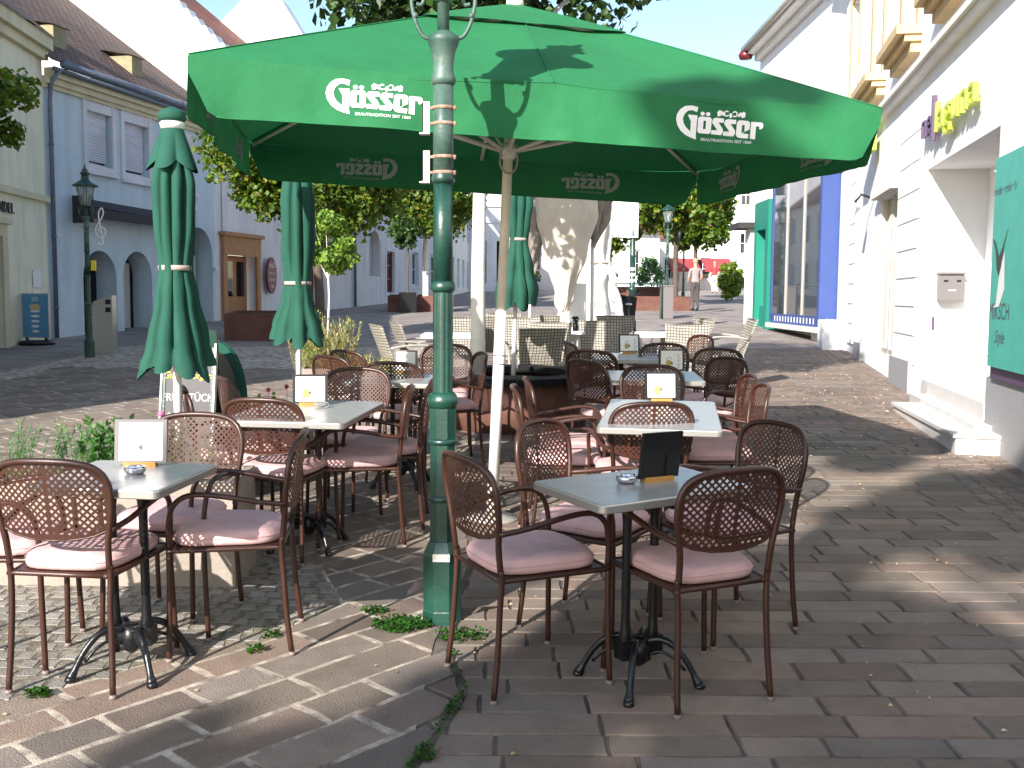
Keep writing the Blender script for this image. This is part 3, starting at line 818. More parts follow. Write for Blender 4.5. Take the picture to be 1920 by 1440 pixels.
def sidefn(kc):      # returns f(t in -1..1, h above bottom 0..VD, off) for the four sides
    a, b = Vector((*edge_pt(kc), 0)), Vector((*edge_pt(kc+2), 0)); mid = (a+b)/2; d = (b-a)/2; n = Vector((d.y, -d.x, 0)).normalized()
    def f(t, h, off=0):
        hang = (1-h/VD)
        wv = .016*math.sin(t*9+kc)*hang+.008*math.sin(t*23+kc*2)*hang+.010*noise.noise(Vector((t*14, h*5, kc)))*hang
        zs = -.012*math.sin(PI*abs(t))
        p = mid+d*t+n*(.004+off+wv-.012*hang); return (p.x, p.y, HB+h+zs*(h/VD))
    return f, d.length
for kc in (0, 2, 4, 6):
    f, hl = sidefn(kc); vb = MB(); nu = 84; nv = 8; vs = []; rr = .10
    for j in range(nv+1):
        for i in range(nu+1):
            t = -1+2*i/nu
            e = (1-abs(t))*hl; lo = 0
            if e < rr: lo = rr-math.sqrt(max(0, rr*rr-(rr-e)**2))
            h = lo+(VD-lo)*j/nv
            tt = t
            if h < VD*.70: tt = t*(1-.028*min(1, (1-h/(VD*.70))*2.2))
            vs.append(f(tt, h))
    vb.add(vs, [(j*(nu+1)+i, j*(nu+1)+i+1, (j+1)*(nu+1)+i+1, (j+1)*(nu+1)+i) for j in range(nv) for i in range(nu)], smooth=True)
    vo = vb.build('valance', M['canopy'], umb)
    hm = MB(); hm.tube([vs[i] for i in range(2, nu-1)], .0035, 5); hm.build('hem', M['canopy'], vo)
    for cx in (-.5, .5):
        for off, mt in ((.0025, 'logo'), (-.0025, 'logoin')):
            lg = MB(); W = .43; q = [0]
            def T(px, py, zo=0):
                X = (px-885)/1700*W; Y = (480-py)/1700*W
                return f(cx+X/hl, VD*.50+Y, off*(1+.15*q[0]))
            def poly(pts):
                q[0] = (q[0]+1) % 5; lg.add([T(*p) for p in pts], [tuple(range(len(pts)))])
            def strip(A, B):
                q[0] = (q[0]+1) % 5; n = len(A)
                lg.add([T(*p) for p in A+B], [(i, i+1, n+i+1, n+i) for i in range(n-1)])
            O = [(455, 170), (330, 150), (200, 170), (110, 240), (55, 330), (40, 430), (70, 540), (140, 640), (240, 712), (350, 752), (462, 778)]
            I = [(440, 268), (350, 238), (270, 250), (205, 310), (172, 400), (190, 490), (235, 560), (300, 612), (340, 640), (400, 680), (455, 720)]
            strip(O, I); poly([(262, 325), (452, 325), (452, 435), (320, 435)]); poly([(330, 434), (450, 434), (450, 740), (330, 640)])
            def ring(x0, y0, x1, y1, t, c=34):
                Oo = [(x0+c, y0), (x1-c, y0), (x1, y0+c), (x1, y1-c), (x1-c, y1), (x0+c, y1), (x0, y1-c), (x0, y0+c), (x0+c, y0)]
                Ii = [(x0+t, y0+75), (x1-t, y0+75), (x1-t, y0+76), (x1-t, y1-86), (x1-t, y1-85), (x0+t, y1-85), (x0+t, y1-86), (x0+t, y0+76), (x0+t, y0+75)]
                strip(Oo, Ii)
            ring(470, 340, 735, 655, 108)
            for x in (550, 655): poly([(x+44*math.cos(2*PI*k/12), 285+38*math.sin(2*PI*k/12)) for k in range(12)])
            for dx, dy in ((0, 0), (233, 10)):
                P = [(970, 345), (810, 340), (765, 360), (748, 400), (748, 440), (845, 555), (862, 572), (745, 578)]
                Q = [(970, 425), (862, 428), (870, 430), (872, 432), (880, 440), (962, 540), (972, 600), (940, 660)]
                strip([(a+dx, b+dy) for a, b in P], [(a+dx, b+dy) for a, b in Q]); poly([(745+dx, 578+dy), (940+dx, 660+dy), (745+dx, 655+dy)])
            poly([(1222, 400), (1260, 358), (1325, 355), (1325, 690), (1260, 680), (1222, 640)]); poly([(1325, 356), (1440, 362), (1472, 400), (1472, 440), (1325, 440)])
            poly([(1372, 440), (1472, 440), (1470, 520), (1380, 570)]); poly([(1325, 592), (1470, 520), (1380, 570), (1325, 612)]); poly([(1325, 600), (1462, 606), (1455, 692), (1325, 690)])
            poly([(1490, 372), (1592, 372), (1592, 700), (1490, 694)]); poly([(1592, 376), (1690, 374), (1728, 410), (1728, 470), (1690, 505), (1650, 500), (1655, 455), (1592, 450)])
            # crest line above the lettering
            for x, s in ((870, 1), (1330, -1)):
                poly([(x-45, 235), (x, 190), (x+40, 215), (x+35, 300), (x-30, 315)]); poly([(x+s*40, 205), (x+s*85, 225), (x+s*110, 300), (x+s*60, 290), (x+s*30, 260)])
            for x0, o_ in ((1010, 0), (1165, PI)):
                strip([(x0+55*math.cos(a), 250+58*math.sin(a)) for a in [.5+o_+k*.5 for k in range(11)]], [(x0+32*math.cos(a), 250+34*math.sin(a)) for a in [.5+o_+k*.5 for k in range(11)]])
            poly([(1065, 240), (1115, 240), (1118, 310), (1090, 335), (1062, 310)])
            text_mesh('BRAUTRADITION SEIT 1860', 78, lambda x, y_, z: T(1040+x*1.02, 790-y_-.0), lg)
            lg.build('logo', M[mt], vo)
# frame under the canopy
SH = 2.18
for k in range(8):
    e = edge_pt(k); tp = [canopy_fn(k, 0, v/6, .03, .985, -.032, 0) for v in range(7)]
    rb = MB(); rb.tube(tp, .013, 6); ro = rb.build('rib', M['rib'], umb)
    mid = canopy_fn(k, 0, 1, 0, .62 if k % 2 == 0 else .72, -.045, 0)
    l = math.hypot(*e); st = MB(); st.tube([(e[0]/l*.045, e[1]/l*.045, SH), mid], .0125, 6); st.build('strut', M['rib'], ro)
p_ = MB(); p_.tube([(0, 0, 1.08), (0, 0, AP-.03)], .0285, 20); p_.build('upper_pole', M['rib'], umb)
p_ = MB(); p_.tube([(0, 0, .17), (0, 0, 1.25)], .0335, 20); p_.build('lower_pole', M['whitepole'], umb)
p_ = MB(); p_.lathe([(.03, 0), (.037, 0), (.037, .20), (.034, .21)], 20); p_.lathe([(.16, 0), (.16, .02), (.04, .028)], 24); p_.build('ground_sleeve', M['alu'], umb)
p_ = MB(); p_.lathe([(.034, SH-.05), (.05, SH-.03), (.056, SH+.0), (.05, SH+.03), (.034, SH+.04)], 16); ho = p_.build('runner', M['rib'], umb)
p_ = MB(); p_.tube(smooth_path([(-.045, -.03, SH), (-.05, -.035, SH-.08), (-.02, -.05, SH-.13), (.02, -.05, SH-.13), (.05, -.035, SH-.08), (.045, -.03, SH)], 4), .006, 6); p_.build('pull_rope', M['strap'], ho)
for z in (.985, .935):
    p_ = MB(); p_.lathe([(.034, z-.003), (.0365, z), (.034, z+.003)], 20); p_.build('cord', M['iron'], umb)
# closing straps lying on the canopy
sb = MB()
A = [Vector(canopy_fn(7, .45, 1, 0, q, .018+.02*h)) for q, h in ((.52, 0), (.60, .8), (.70, .5), (.80, .2), (.88, 0))]
B = [a+Vector((.05, -.03, .012*math.sin(i*2))) for i, a in enumerate(A)]
sb.add(A+B, [(i, i+1, 6+i, 5+i) for i in range(4)], smooth=True)
sb.tube(smooth_path([A[0], A[0]+Vector((.05, 0, .05)), B[1]+Vector((.03, 0, .03)), B[3]], 4), .006, 6)
sb.build('closing_strap', M['cover'], umb)

# ---------------------------------------------------------------- closed parasols
def closed_parasol(x, y, label, prof, n=9, amp=.22, seed=1, fabric='cover', strapz=None, top=True, tilt=(0, 0), grp='closed green parasols', base=True, poleh=None, hem=.05, capr=.05, crum=.004):
    rd = random.Random(seed)
    t = thing('closed_parasol', label, 'parasol', gz(x, y), rd.uniform(0, 6), grp)
    t.rotation_euler.x = tilt[0]; t.rotation_euler.y = tilt[1]
    ph = [rd.uniform(-.18, .18) for _ in range(n)]; am = [rd.uniform(.6, 1.3) for _ in range(n)]
    hz = [rd.uniform(-1, 1) for _ in range(n)]
    seg = n*10; zb = prof[0][1]; zt = prof[-1][1]
    def R(z):
        for (r0, z0), (r1, z1) in zip(prof, prof[1:]):
            if z <= z1: 
                q = (z-z0)/(z1-z0); q = q*q*(3-2*q); return r0+(r1-r0)*q
        return prof[-1][0]
    rows = 34; vs = []
    for j in range(rows+1):
        v = j/rows
        for i in range(seg):
            a = 2*PI*i/seg; k = int(a/(2*PI)*n) % n; fr = (a/(2*PI)*n) % 1
            fold = abs(math.sin(PI*(fr)))**.5
            bot = (1-v)**3
            z = zb+(zt-zb)*v + hem*hz[k]*bot*math.sin(PI*fr) - hem*1.1*bot*fold
            r = R(zb+(zt-zb)*v)
            pinch = 1.0
            if strapz: pinch = .22+.78*min(1, abs(zb+(zt-zb)*v-strapz)/.22)
            tw = .25*math.sin(v*3+k*1.7)*(1-v)+ph[k]*(1-v)
            rr = r*(1-amp*am[k]*(1-fold)*pinch)*(1+.05*math.sin(3*a+v*5+seed))
            nn = noise.noise(Vector((math.cos(a)*2.2, math.sin(a)*2.2, z*2.6+seed)))*.7+noise.noise(Vector((math.cos(a)*5, math.sin(a)*5, z*5+seed)))*.4
            rr += crum*nn*2.2
            vs.append((rr*math.cos(a+tw*.5), rr*math.sin(a+tw*.5), z))
    b = MB(); b.add(vs, [(j*seg+i, j*seg+(i+1) % seg, (j+1)*seg+(i+1) % seg, (j+1)*seg+i) for j in range(rows) for i in range(seg)], smooth=True)
    b.build('canopy', M[fabric], t)
    if top:
        c = MB(); vs = []
        for j in range(9):
            v = j/8
            for i in range(seg):
                a = 2*PI*i/seg; fr = (a/(2*PI)*5) % 1; fold = abs(math.sin(PI*fr))
                r = lerp(capr*1.05, capr*2.7, v**1.1)*(1-.32*(1-fold)*v); z = zt+.055-v*.17-.05*v*v*fold
                vs.append((r*math.cos(a), r*math.sin(a), z))
        c.add(vs, [(j*seg+i, j*seg+(i+1) % seg, (j+1)*seg+(i+1) % seg, (j+1)*seg+i) for j in range(8) for i in range(seg)], smooth=True)
        c.build('vent_flap', M[fabric], t)
        c = MB(); c.lathe([(capr*1.1, zt+.045), (capr*1.25, zt+.075), (capr*.9, zt+.10)], 20); c.build('hub', M['whitepole'], t)
        c = MB(); c.lathe([(capr*1.2, zt+.085), (capr*1.45, zt+.10), (capr*1.3, zt+.135), (capr*.5, zt+.155), (.005, zt+.16)], 20); c.build('cap', M[fabric], t)
    if strapz:
        r = R(strapz)*1.0; s = MB(); s.lathe([(r*.9, strapz-.013), (r*1.02, strapz-.013), (r*1.02, strapz+.013), (r*.9, strapz+.013)], 32); s.box((r*.9, -.012, strapz-.10), (r*1.08, .012, strapz+.005)); s.build('strap', M['strap'], t)
    p = MB(); p.tube([(0, 0, .03), (0, 0, zt+.02)], .021, 12); p.build('pole', M['whitepole'], t)
    if base:
        p = MB(); p.lathe([(.24, 0), (.245, .03), (.23, .07), (.05, .085), (.035, .22), (.03, .22)], 32); p.build('base', M['whitepole'], t)
    return t
closed_parasol(-1.75, 5.42, 'closed dark green parasol in front on the left, beside the breakfast board',
   [(.205, 1.0), (.165, 1.12), (.11, 1.36), (.083, 1.49), (.105, 1.72), (.112, 1.92), (.085, 2.06), (.05, 2.15)], strapz=1.49, seed=3, n=9, amp=.42, hem=.05)
closed_parasol(-1.60, 7.78, 'closed dark green parasol behind, beside the little leafy standard tree',
   [(.205, .97), (.18, 1.07), (.115, 1.27), (.098, 1.37), (.125, 1.65), (.125, 1.95), (.10, 2.2), (.05, 2.35)], strapz=1.37, seed=8, n=8, amp=.42, hem=.045)
closed_parasol(0.0, 10.05, 'closed green parasol behind the white pole of the open one, tied with a pink strap',
   [(.20, 1.16), (.215, 1.3), (.16, 1.5), (.10, 1.76), (.12, 1.9), (.15, 2.1), (.12, 2.4), (.06, 2.62)], strapz=1.76, seed=5, n=8, amp=.34, base=False, tilt=(0, -.03), hem=.05)
def draped(x, y, label, prof, fabric, seed, sx=1, n=5, amp=.2, strapz=None, tilt=(0, 0), hem=.1, crum=.02):
    return closed_parasol(x, y, label, prof, n=n, amp=amp, seed=seed, fabric=fabric, strapz=strapz, top=False, tilt=tilt, grp='closed parasols in pale covers', base=False, hem=hem, crum=crum)
draped(.60, 12.2, 'cream covered parasol dappled with sun, hanging to a point', [(.03, 1.0), (.09, 1.15), (.25, 1.7), (.36, 2.1), (.35, 2.35), (.33, 2.8), (.1, 3.2)], 'cream_fab', 4, n=6, amp=.14, hem=.05, crum=.028)
draped(.22, 13.2, 'grey folded parasol between the green and the cream one', [(.03, 1.35), (.16, 1.85), (.22, 2.3), (.2, 2.8), (.1, 3.2)], 'grey_fab', 6, n=4, amp=.2, crum=.05)
draped(1.28, 17.0, 'bright white closed parasol with a wide hanging skirt', [(.58, .58), (.50, .9), (.36, 1.35), (.29, 1.6), (.34, 2.2), (.34, 2.8), (.15, 3.6)], 'white_fab', 9, n=9, amp=.26, hem=.12, crum=.03, strapz=1.55)
draped(.98, 12.9, 'taupe folded parasol behind the cream covered one', [(.04, 1.9), (.2, 2.15), (.28, 2.45), (.2, 2.9), (.1, 3.2)], 'grey_fab', 12, n=5, amp=.2, crum=.06)
wp = MB(); wp.tube([(0, 0, 0), (0, 0, 1.3)], .16, 14); wp.lathe([(.2, 0), (.19, .3), (.165, .6)], 14)
tag(wp.build('wrapped_post', M['white_fab'], loc=gz(.74, 12.7)), 'thick white wrapped post under the cream covered parasol', 'post')

# ---------------------------------------------------------------- facades
class Fac:
    def __init__(s, P, Q, nx):                 # nx: +1 / -1 picks the outward side
        s.P = Vector((P[0], P[1], 0)); s.u = (Vector((Q[0], Q[1], 0))-s.P).normalized()
        n = Vector((s.u.y, -s.u.x, 0)); s.n = n if n.x*nx > 0 else -n; s.L = (Vector((Q[0], Q[1], 0))-s.P).length
    def pt(s, a, z, d=0):
        p = s.P+s.u*a+s.n*d; return (p.x, p.y, z)
    def box(s, mb, s0, s1, z0, z1, d0, d1, mi=0):
        mb.box((s0, d0, z0), (s1, d1, z1), mi, fn=lambda a, d, z: s.pt(a, z, d))
    def wall(s, mb, s0, s1, z0, z1, holes=(), thick=.45, mi=0):
        # holes: (s0, s1, z0, z1, arched)
        xs = sorted({s0, s1, *[h[0] for h in holes], *[h[1] for h in holes]}); zs = sorted({z0, z1, *[max(z0, h[2]) for h in holes], *[h[3] for h in holes]})
        for a, b in zip(xs, xs[1:]):
            for c, d in zip(zs, zs[1:]):
                if any(h[0] <= a+1e-6 and b-1e-6 <= h[1] and max(z0, h[2]) <= c+1e-6 and d-1e-6 <= h[3] for h in holes): continue
                mb.add([s.pt(a, c), s.pt(b, c), s.pt(b, d), s.pt(a, d)], [(0, 1, 2, 3)], mi)
        for h in holes:
            a, b, c, d = h[0], h[1], max(z0, h[2]), h[3]; arch = len(h) > 4 and h[4]
            if arch:
                r = (b-a)/2; cx = (a+b)/2; zc = d-r; N = 14
                arc = [(cx-r*math.cos(PI*k/N), zc+r*math.sin(PI*k/N)) for k in range(N+1)]
                for k in range(N):
                    (x0, y0), (x1, y1) = arc[k], arc[k+1]
                    mb.add([s.pt(x0, y0), s.pt(x1, y1), s.pt(x1, d), s.pt(x0, d)], [(0, 1, 2, 3)], mi)
                    mb.add([s.pt(x0, y0), s.pt(x1, y1), s.pt(x1, y1, -thick), s.pt(x0, y0, -thick)], [(0, 1, 2, 3)], mi)
                top = zc
            else:
                top = d; mb.add([s.pt(a, d), s.pt(b, d), s.pt(b, d, -thick), s.pt(a, d, -thick)], [(0, 1, 2, 3)], mi)
            mb.add([s.pt(a, c), s.pt(a, top), s.pt(a, top, -thick), s.pt(a, c, -thick)], [(0, 1, 2, 3)], mi)
            mb.add([s.pt(b, c), s.pt(b, top), s.pt(b, top, -thick), s.pt(b, c, -thick)], [(0, 1, 2, 3)], mi)
            mb.add([s.pt(a, c), s.pt(b, c), s.pt(b, c, -thick), s.pt(a, c, -thick)], [(0, 1, 2, 3)], mi)
def window(fac, par, s0, s1, z0, z1, d=-.12, frame=.07, fm='white', gm='winglass', bars=(1, 1), surround=0, sm=None, sill=True, recess=True):
    fb = MB()
    fac.box(fb, s0, s0+frame, z0, z1, d-.05, d+.02); fac.box(fb, s1-frame, s1, z0, z1, d-.05, d+.02)
    fac.box(fb, s0+frame, s1-frame, z0, z0+frame, d-.05, d+.018); fac.box(fb, s0+frame, s1-frame, z1-frame, z1, d-.05, d+.018)
    for k in range(1, bars[0]+1): x = lerp(s0, s1, k/(bars[0]+1)); fac.box(fb, x-.02, x+.02, z0+frame, z1-frame, d-.045, d+.012)
    for k in range(1, bars[1]+1): z = lerp(z0, z1, k/(bars[1]+1)); fac.box(fb, s0+frame, s1-frame, z-.018, z+.018, d-.043, d+.009)
    fo = fb.build('window', M[fm], par)
    gb = MB(); gb.add([fac.pt(s0, z0, d-.02), fac.pt(s1, z0, d-.02), fac.pt(s1, z1, d-.02), fac.pt(s0, z1, d-.02)], [(0, 1, 2, 3)]); gb.build('pane', M[gm], fo)
    if surround:
        q = MB(); e = surround
        fac.box(q, s0-e, s0, z0-e, z1+e, 0, .035); fac.box(q, s1, s1+e, z0-e, z1+e, 0, .035)
        fac.box(q, s0, s1, z1, z1+e, 0, .033); fac.box(q, s0, s1, z0-e, z0, 0, .033)
        q.build('surround', M[sm], fo)
    return fo

# --- cream house, far left
b1 = thing('house', 'cream rendered house at the left edge with black shop lettering', 'house', gz(-9.2, 20.7))
class WMB(MB):
    def build(s, name, mats, parent=None, loc=None):
        if parent is None: return _MB.build(s, name, mats, None, loc)
        root = parent
        while root.parent: root = root.parent
        o = _MB.build(s, name, mats, None, loc); o.parent = parent
        if parent is root: o.matrix_parent_inverse = Matrix.Translation(-Vector(root.location))
        return o
_MB = MB
F1 = Fac((-9.2, 20.7), (-8.95, 17.7), 1)
MB = WMB
w1 = MB()
door = (2.3, 3.6, .45, 2.5)
F1.wall(w1, 0, 16, 0, 6.2, [door, (6, 8, 1, 2.6), (10, 12, 1, 2.6)])
w1.add([F1.pt(0, 0, 0), F1.pt(0, 6.2, 0), F1.pt(0, 6.2, -6), F1.pt(0, 0, -6)], [(0, 1, 2, 3)])
w1.add([F1.pt(16, 0, 0), F1.pt(16, 6.2, 0), F1.pt(16, 9.2, -3.5), F1.pt(16, 0, -7)], [(0, 1, 2, 3)])
w1.build('wall', M['cream'], b1)
c = MB(); F1.box(c, -.02, 16, 6.2, 6.45, -.1, .22); F1.box(c, -.02, 16, 6.02, 6.2, 0, .12); F1.box(c, -.02, 16, 3.28, 3.40, 0, .08); c.build('cornice', M['creamt'], b1)
c = MB(); c.add([F1.pt(-.1, 6.44, .28), F1.pt(16.1, 6.44, .28), F1.pt(16.1, 9.6, -3.6), F1.pt(-.1, 9.6, -3.6)], [(0, 1, 2, 3)]); c.add([F1.pt(-.1, 9.6, -3.6), F1.pt(16.1, 9.6, -3.6), F1.pt(16.1, 6.0, -8), F1.pt(-.1, 6.0, -8)], [(0, 1, 2, 3)])
c.build('roof', M['tile'], b1)
c = MB(); F1.box(c, 2.08, 2.3, .45, 2.72, .0, .05); F1.box(c, 3.6, 3.82, .45, 2.72, 0, .05); F1.box(c, 2.3, 3.6, 2.5, 2.72, 0, .048); F1.box(c, 2.0, 3.9, 2.72, 2.82, 0, .12); c.build('door_surround', M['creamt'], b1)
window(F1, b1, 2.3, 3.6, .45, 2.5, -.2, .08, 'darkin', 'winglass', (1, 0))
for a, bb in ((6, 8), (10, 12)): window(F1, b1, a, bb, 1, 2.6, -.2, .08, 'darkin')
c = MB(); text_mesh('HANDEL', .27, lambda x, y_, z: F1.pt(1.75-x, 2.93+y_, .03+z), c, extr=.03, align='RIGHT'); c.build('lettering', M['black'], b1)
n = MB(); F1.box(n, .42, .86, 1.62, 1.95, .01, .02); n.build('notice', M['paper'], b1)
n = MB(); F1.box(n, .42, .86, 1.2, 1.56, .01, .02); n.build('notice', M['paper'], b1)

# --- blue grey house with arches
b2 = thing('house', 'pale blue-grey house with shuttered upper windows and arcade arches', 'house', gz(-8.5, 23))
F2 = Fac((-9.2, 20.7), (-7.75, 27.2), 1)
gzf = lambda a: SL*(20.7+a*.976)
ar = [(1.12, 2.30, .62, 2.42, True), (2.56, 3.70, .66, 2.46, True), (5.15, 6.55, .75, 2.28+.9, True)]
ups = [(1.36, 2.25, 4.2, 5.52), (2.70, 3.66, 4.16, 5.50), (4.6, 5.5, 4.0, 5.3)]
w2 = MB(); F2.wall(w2, 0, 6.66, 0, 5.75, ar+ups, .5)
w2.build('wall', M['bluegrey'], b2)
c = MB()
for a in ar: c.add([F2.pt(a[0]-.1, 0, -.5), F2.pt(a[1]+.1, 0, -.5), F2.pt(a[1]+.1, a[3]+.1, -.5), F2.pt(a[0]-.1, a[3]+.1, -.5)], [(0, 1, 2, 3)])
c.build('arcade_back', M['darkin'], b2)
c = MB(); F2.box(c, 2.75, 3.45, .72, 2.2, -.46, -.42); c.build('door', M['greyin'], b2)
c = MB(); F2.box(c, 5.5, 6.45, .8, 2.5, -.46, -.42); c.build('door', M['greyin'], b2)
for k, (a, bb, z0, z1) in enumerate(ups):
    f = window(F2, b2, a, bb, z0, z1, -.16, .06, 'palew', 'winglass', (0, 0), .13, 'palew')
    s_ = MB(); F2.box(s_, a+.05, bb-.05, z0+.1, z1-.16, -.15, -.10); s_.build('roller_shutter', M['blindw'], f)
    s_ = MB(); F2.box(s_, a, bb, z1-.2, z1, -.1, .02); s_.build('shutter_box', M['palew'], f)
    s_ = MB(); F2.box(s_, a-.14, bb+.14, z0-.2, z0-.13, 0, .09); s_.build('sill', M['palew'], f)
c = MB(); F2.box(c, -.02, 6.66, 5.52, 5.60, 0, .06); F2.box(c, -.02, 6.66, 5.60, 5.72, 0, .12); F2.box(c, .12, 6.66, 5.72, 5.92, -.05, .2); c.build('cornice', M['creamt'], b2)
c = MB(); gp = [F2.pt(a, 5.98, .33) for a in (.2, 6.66)]; c.tube(gp, .085, 12); c.tube([F2.pt(0, 5.86, .27), F2.pt(6.66, 5.86, .27)], .05, 8)
for k in range(8): a = .3+k*.85; c.tube([F2.pt(a, 5.98, .33), F2.pt(a+.02, 5.98, .33)], .092, 12)
c.build('gutter', M['zinc'], b2)
c = MB(); c.tube([F2.pt(.12, 5.85, .3), F2.pt(.12, 5.6, .1), F2.pt(.12, 5.3, .07), F2.pt(.12, .62, .07)], .045, 10)
for z in (1.2, 2.6, 4.4): c.tube([F2.pt(.12, z, .07), F2.pt(.12, z+.05, .07)], .055, 10)
c.build('downpipe', M['zinc'], b2)
c = MB(); c.add([F2.pt(-.1, 6.0, .3), F2.pt(6.7, 6.0, .3), F2.pt(6.7, 9.95, -5.1), F2.pt(-.1, 9.95, -5.1)], [(0, 1, 2, 3)]); rf = c.build('roof', M['tile'], b2)
dz = lambda dd: 6.0+(.3-dd)*.731
for a in (1.0, 3.8):
    d = MB()
    F2.box(d, a, a+.42, dz(-.5)-.1, dz(-.9)+.1, -1.2, -.45)
    d.add([F2.pt(a-.06, dz(-.9)+.1, -.4), F2.pt(a+.56, dz(-.9)+.1, -.4), F2.pt(a+.56, dz(-.9)+.28, -1.4), F2.pt(a-.06, dz(-.9)+.28, -1.4)], [(0, 1, 2, 3)])
    d.build('roof_hatch', M['hatch'], b2)
c = MB()       # fire wall running up the slope with stepped tiles
for k in range(26):
    t0, t1 = k/26, (k+1)/26
    d0, d1 = lerp(.35, -4.9, t0), lerp(.35, -4.9, t1); z0 = dz(d0)
    c.box((6.66, d1, z0-.6), (7.02, d0, z0+.42), fn=lambda a, dd, z: F2.pt(a, z, dd))
c.build('parapet', M['white'], b2)
c = MB(); c.add([F2.pt(.9, 3.28, .42), F2.pt(4.9, 3.20, .42), F2.pt(4.9, 3.42, .02), F2.pt(.9, 3.48, .02)], [(0, 1, 2, 3)]); F2.box(c, .9, 4.9, 3.06, 3.24, .3, .42); F2.box(c, .82, .9, 2.95, 3.5, 0, .44)
c.build('awning', M['awning'], b2)
c = MB()
for k, (r, z) in enumerate(((.26, 3.9), (.2, 3.6), (.13, 3.35))): c.lathe([(r*.5, -.12), (r, 0), (r*.5, .12)], 10, F2.pt(5.4, z, .05))
c.build('relief', M['palew'], b2)
c = MB(); F2.box(c, 6.55, 6.75, 2.12, 2.2, -.05, .08); F2.box(c, 4.95, 5.15, 2.12, 2.2, -.05, .08); c.build('impost', M['palew'], b2)

# --- white-blue house with wooden shop front
b3 = thing('house', 'pale lilac white house with an oak shop front and a dark red oval sign', 'house', gz(-7.3, 29))
F3 = Fac((-7.75, 27.2), (-5.55, 36.7), 1)
w3 = MB(); F3.wall(w3, 0, 9.75, .5, 6.2, [(.35, 2.3, .8, 3.0), (5.6, 6.4, 1.0, 2.6), (1.5, 2.5, 4.1, 5.4), (4.6, 5.6, 4.1, 5.4), (7.4, 8.4, 4.1, 5.4)], .4); F3.box(w3, .46, 4.3, 6.2, 7.46, -.3, 0); w3.build('wall', M['pinkw'], b3)
c = MB(); F3.box(c, .3, 2.4, 2.55, 3.05, .02, .12); F3.box(c, .22, 2.48, 3.05, 3.15, .0, .2); F3.box(c, .3, .5, .8, 2.55, .02, .1); F3.box(c, 2.2, 2.4, .8, 2.55, .02, .1); c.build('shopfront', M['shopwood'], b3)
c = MB(); F3.box(c, .5, 2.2, .8, 2.56, -.3, -.24)
dd = c.build('door', M['shopwood'], b3)
c = MB()
for a in (.95, 1.6): c.add([F3.pt(a, 1.45, -.235), F3.pt(a+.45, 1.45, -.235), F3.pt(a+.45, 2.4, -.235), F3.pt(a, 2.4, -.235)], [(0, 1, 2, 3)])
c.build('pane', M['winglass'], dd)
for a in (1.5, 4.6, 7.4): window(F3, b3, a, a+1, 4.1, 5.4, -.12, .08, 'darkred', 'winglass', (1, 1), .12, 'palew')
window(F3, b3, 5.6, 6.4, 1.0, 2.6, -.1, .06, 'darkred', 'winglass', (2, 5), .1, 'palew')
c = MB(); F3.box(c, 0, 9.75, 6.1, 6.35, -.1, .25); c.build('cornice', M['palew'], b3)
c = MB(); c.tube([F3.pt(9.6, 6, .08), F3.pt(9.6, 1.1, .08)], .05, 8); c.build('downpipe', M['zinc'], b3)
c = MB(); c.add([F3.pt(.46, 7.62, .45), F3.pt(4.28, 7.62, .45), F3.pt(4.28, 12.5, -5.6), F3.pt(.46, 12.5, -5.6)], [(0, 1, 2, 3)]); c.add([F3.pt(4.75, 6.3, .3), F3.pt(9.8, 6.3, .3), F3.pt(9.8, 9.6, -4), F3.pt(4.75, 9.6, -4)], [(0, 1, 2, 3)]); c.build('roof', M['tiler'], b3)
def gable(mb, fac, a, d0, d1, ze, zr, th=.35):
    m_ = (d0+d1)/2
    vs = [fac.pt(a, .5, d0), fac.pt(a, ze, d0), fac.pt(a, zr, m_), fac.pt(a, ze, d1), fac.pt(a, .5, d1)]
    v2 = [fac.pt(a+th, v, d) for v, d in ((.5, d0), (ze, d0), (zr, m_), (ze, d1), (.5, d1))]
    mb.add(vs+v2, [(0, 1, 2, 3, 4), (9, 8, 7, 6, 5)]+[(i, (i+1) % 5, (i+1) % 5+5, i+5) for i in range(5)])
def sheetwall(mb, fac, a, pts, th=.35):
    n = len(pts); mb.add([fac.pt(a, z, d) for d, z in pts]+[fac.pt(a+th, z, d) for d, z in pts], [tuple(range(n)), tuple(range(2*n-1, n-1, -1))]+[(i, (i+1) % n, (i+1) % n+n, i+n) for i in range(n)])
c = MB(); ft = [(.42, 7.68)]
for k in range(24):
    d_ = .42-k*.25; z_ = 7.68+k*.25*.912; ft += [(d_-.12, z_+.23), (d_-.25, z_+.228)]
sheetwall(c, F3, .1, [(0, 2.9), (0, 7.2), (.42, 7.3)]+ft+[(-6.0, 2.9)]); c.build('gable', M['white'], b3)
c = MB(); sheetwall(c, F3, 4.3, [(1.0, 6.2), (1.0, 8.4), (.68, 8.96), (-.06, 10.1), (-.75, 10.9), (-1.42, 10.15), (-2.2, 9.5), (-3.2, 8.8), (-3.2, 6.2)], .4); c.build('gable', M['white'], b3)
c = MB(); F3.box(c, .5, 4.3, 7.45, 7.6, -1, .45); c.build('eave', M['zinc'], b3)
sg = thing('oval_sign', 'dark red oval shop sign hung on the lilac white house', 'sign', F3.pt(2.95, 2.0, .15))
o = MB(); vs = []
for d in (.12, .18): vs += [F3.pt(2.95+.30*math.cos(2*PI*k/28), 2.05+.52*math.sin(2*PI*k/28), d) for k in range(28)]
o.add(vs, [tuple(range(28))[::-1], tuple(range(28, 56))]+[(k, (k+1) % 28, (k+1) % 28+28, k+28) for k in range(28)]); o.build('board', M['darkred'], sg)
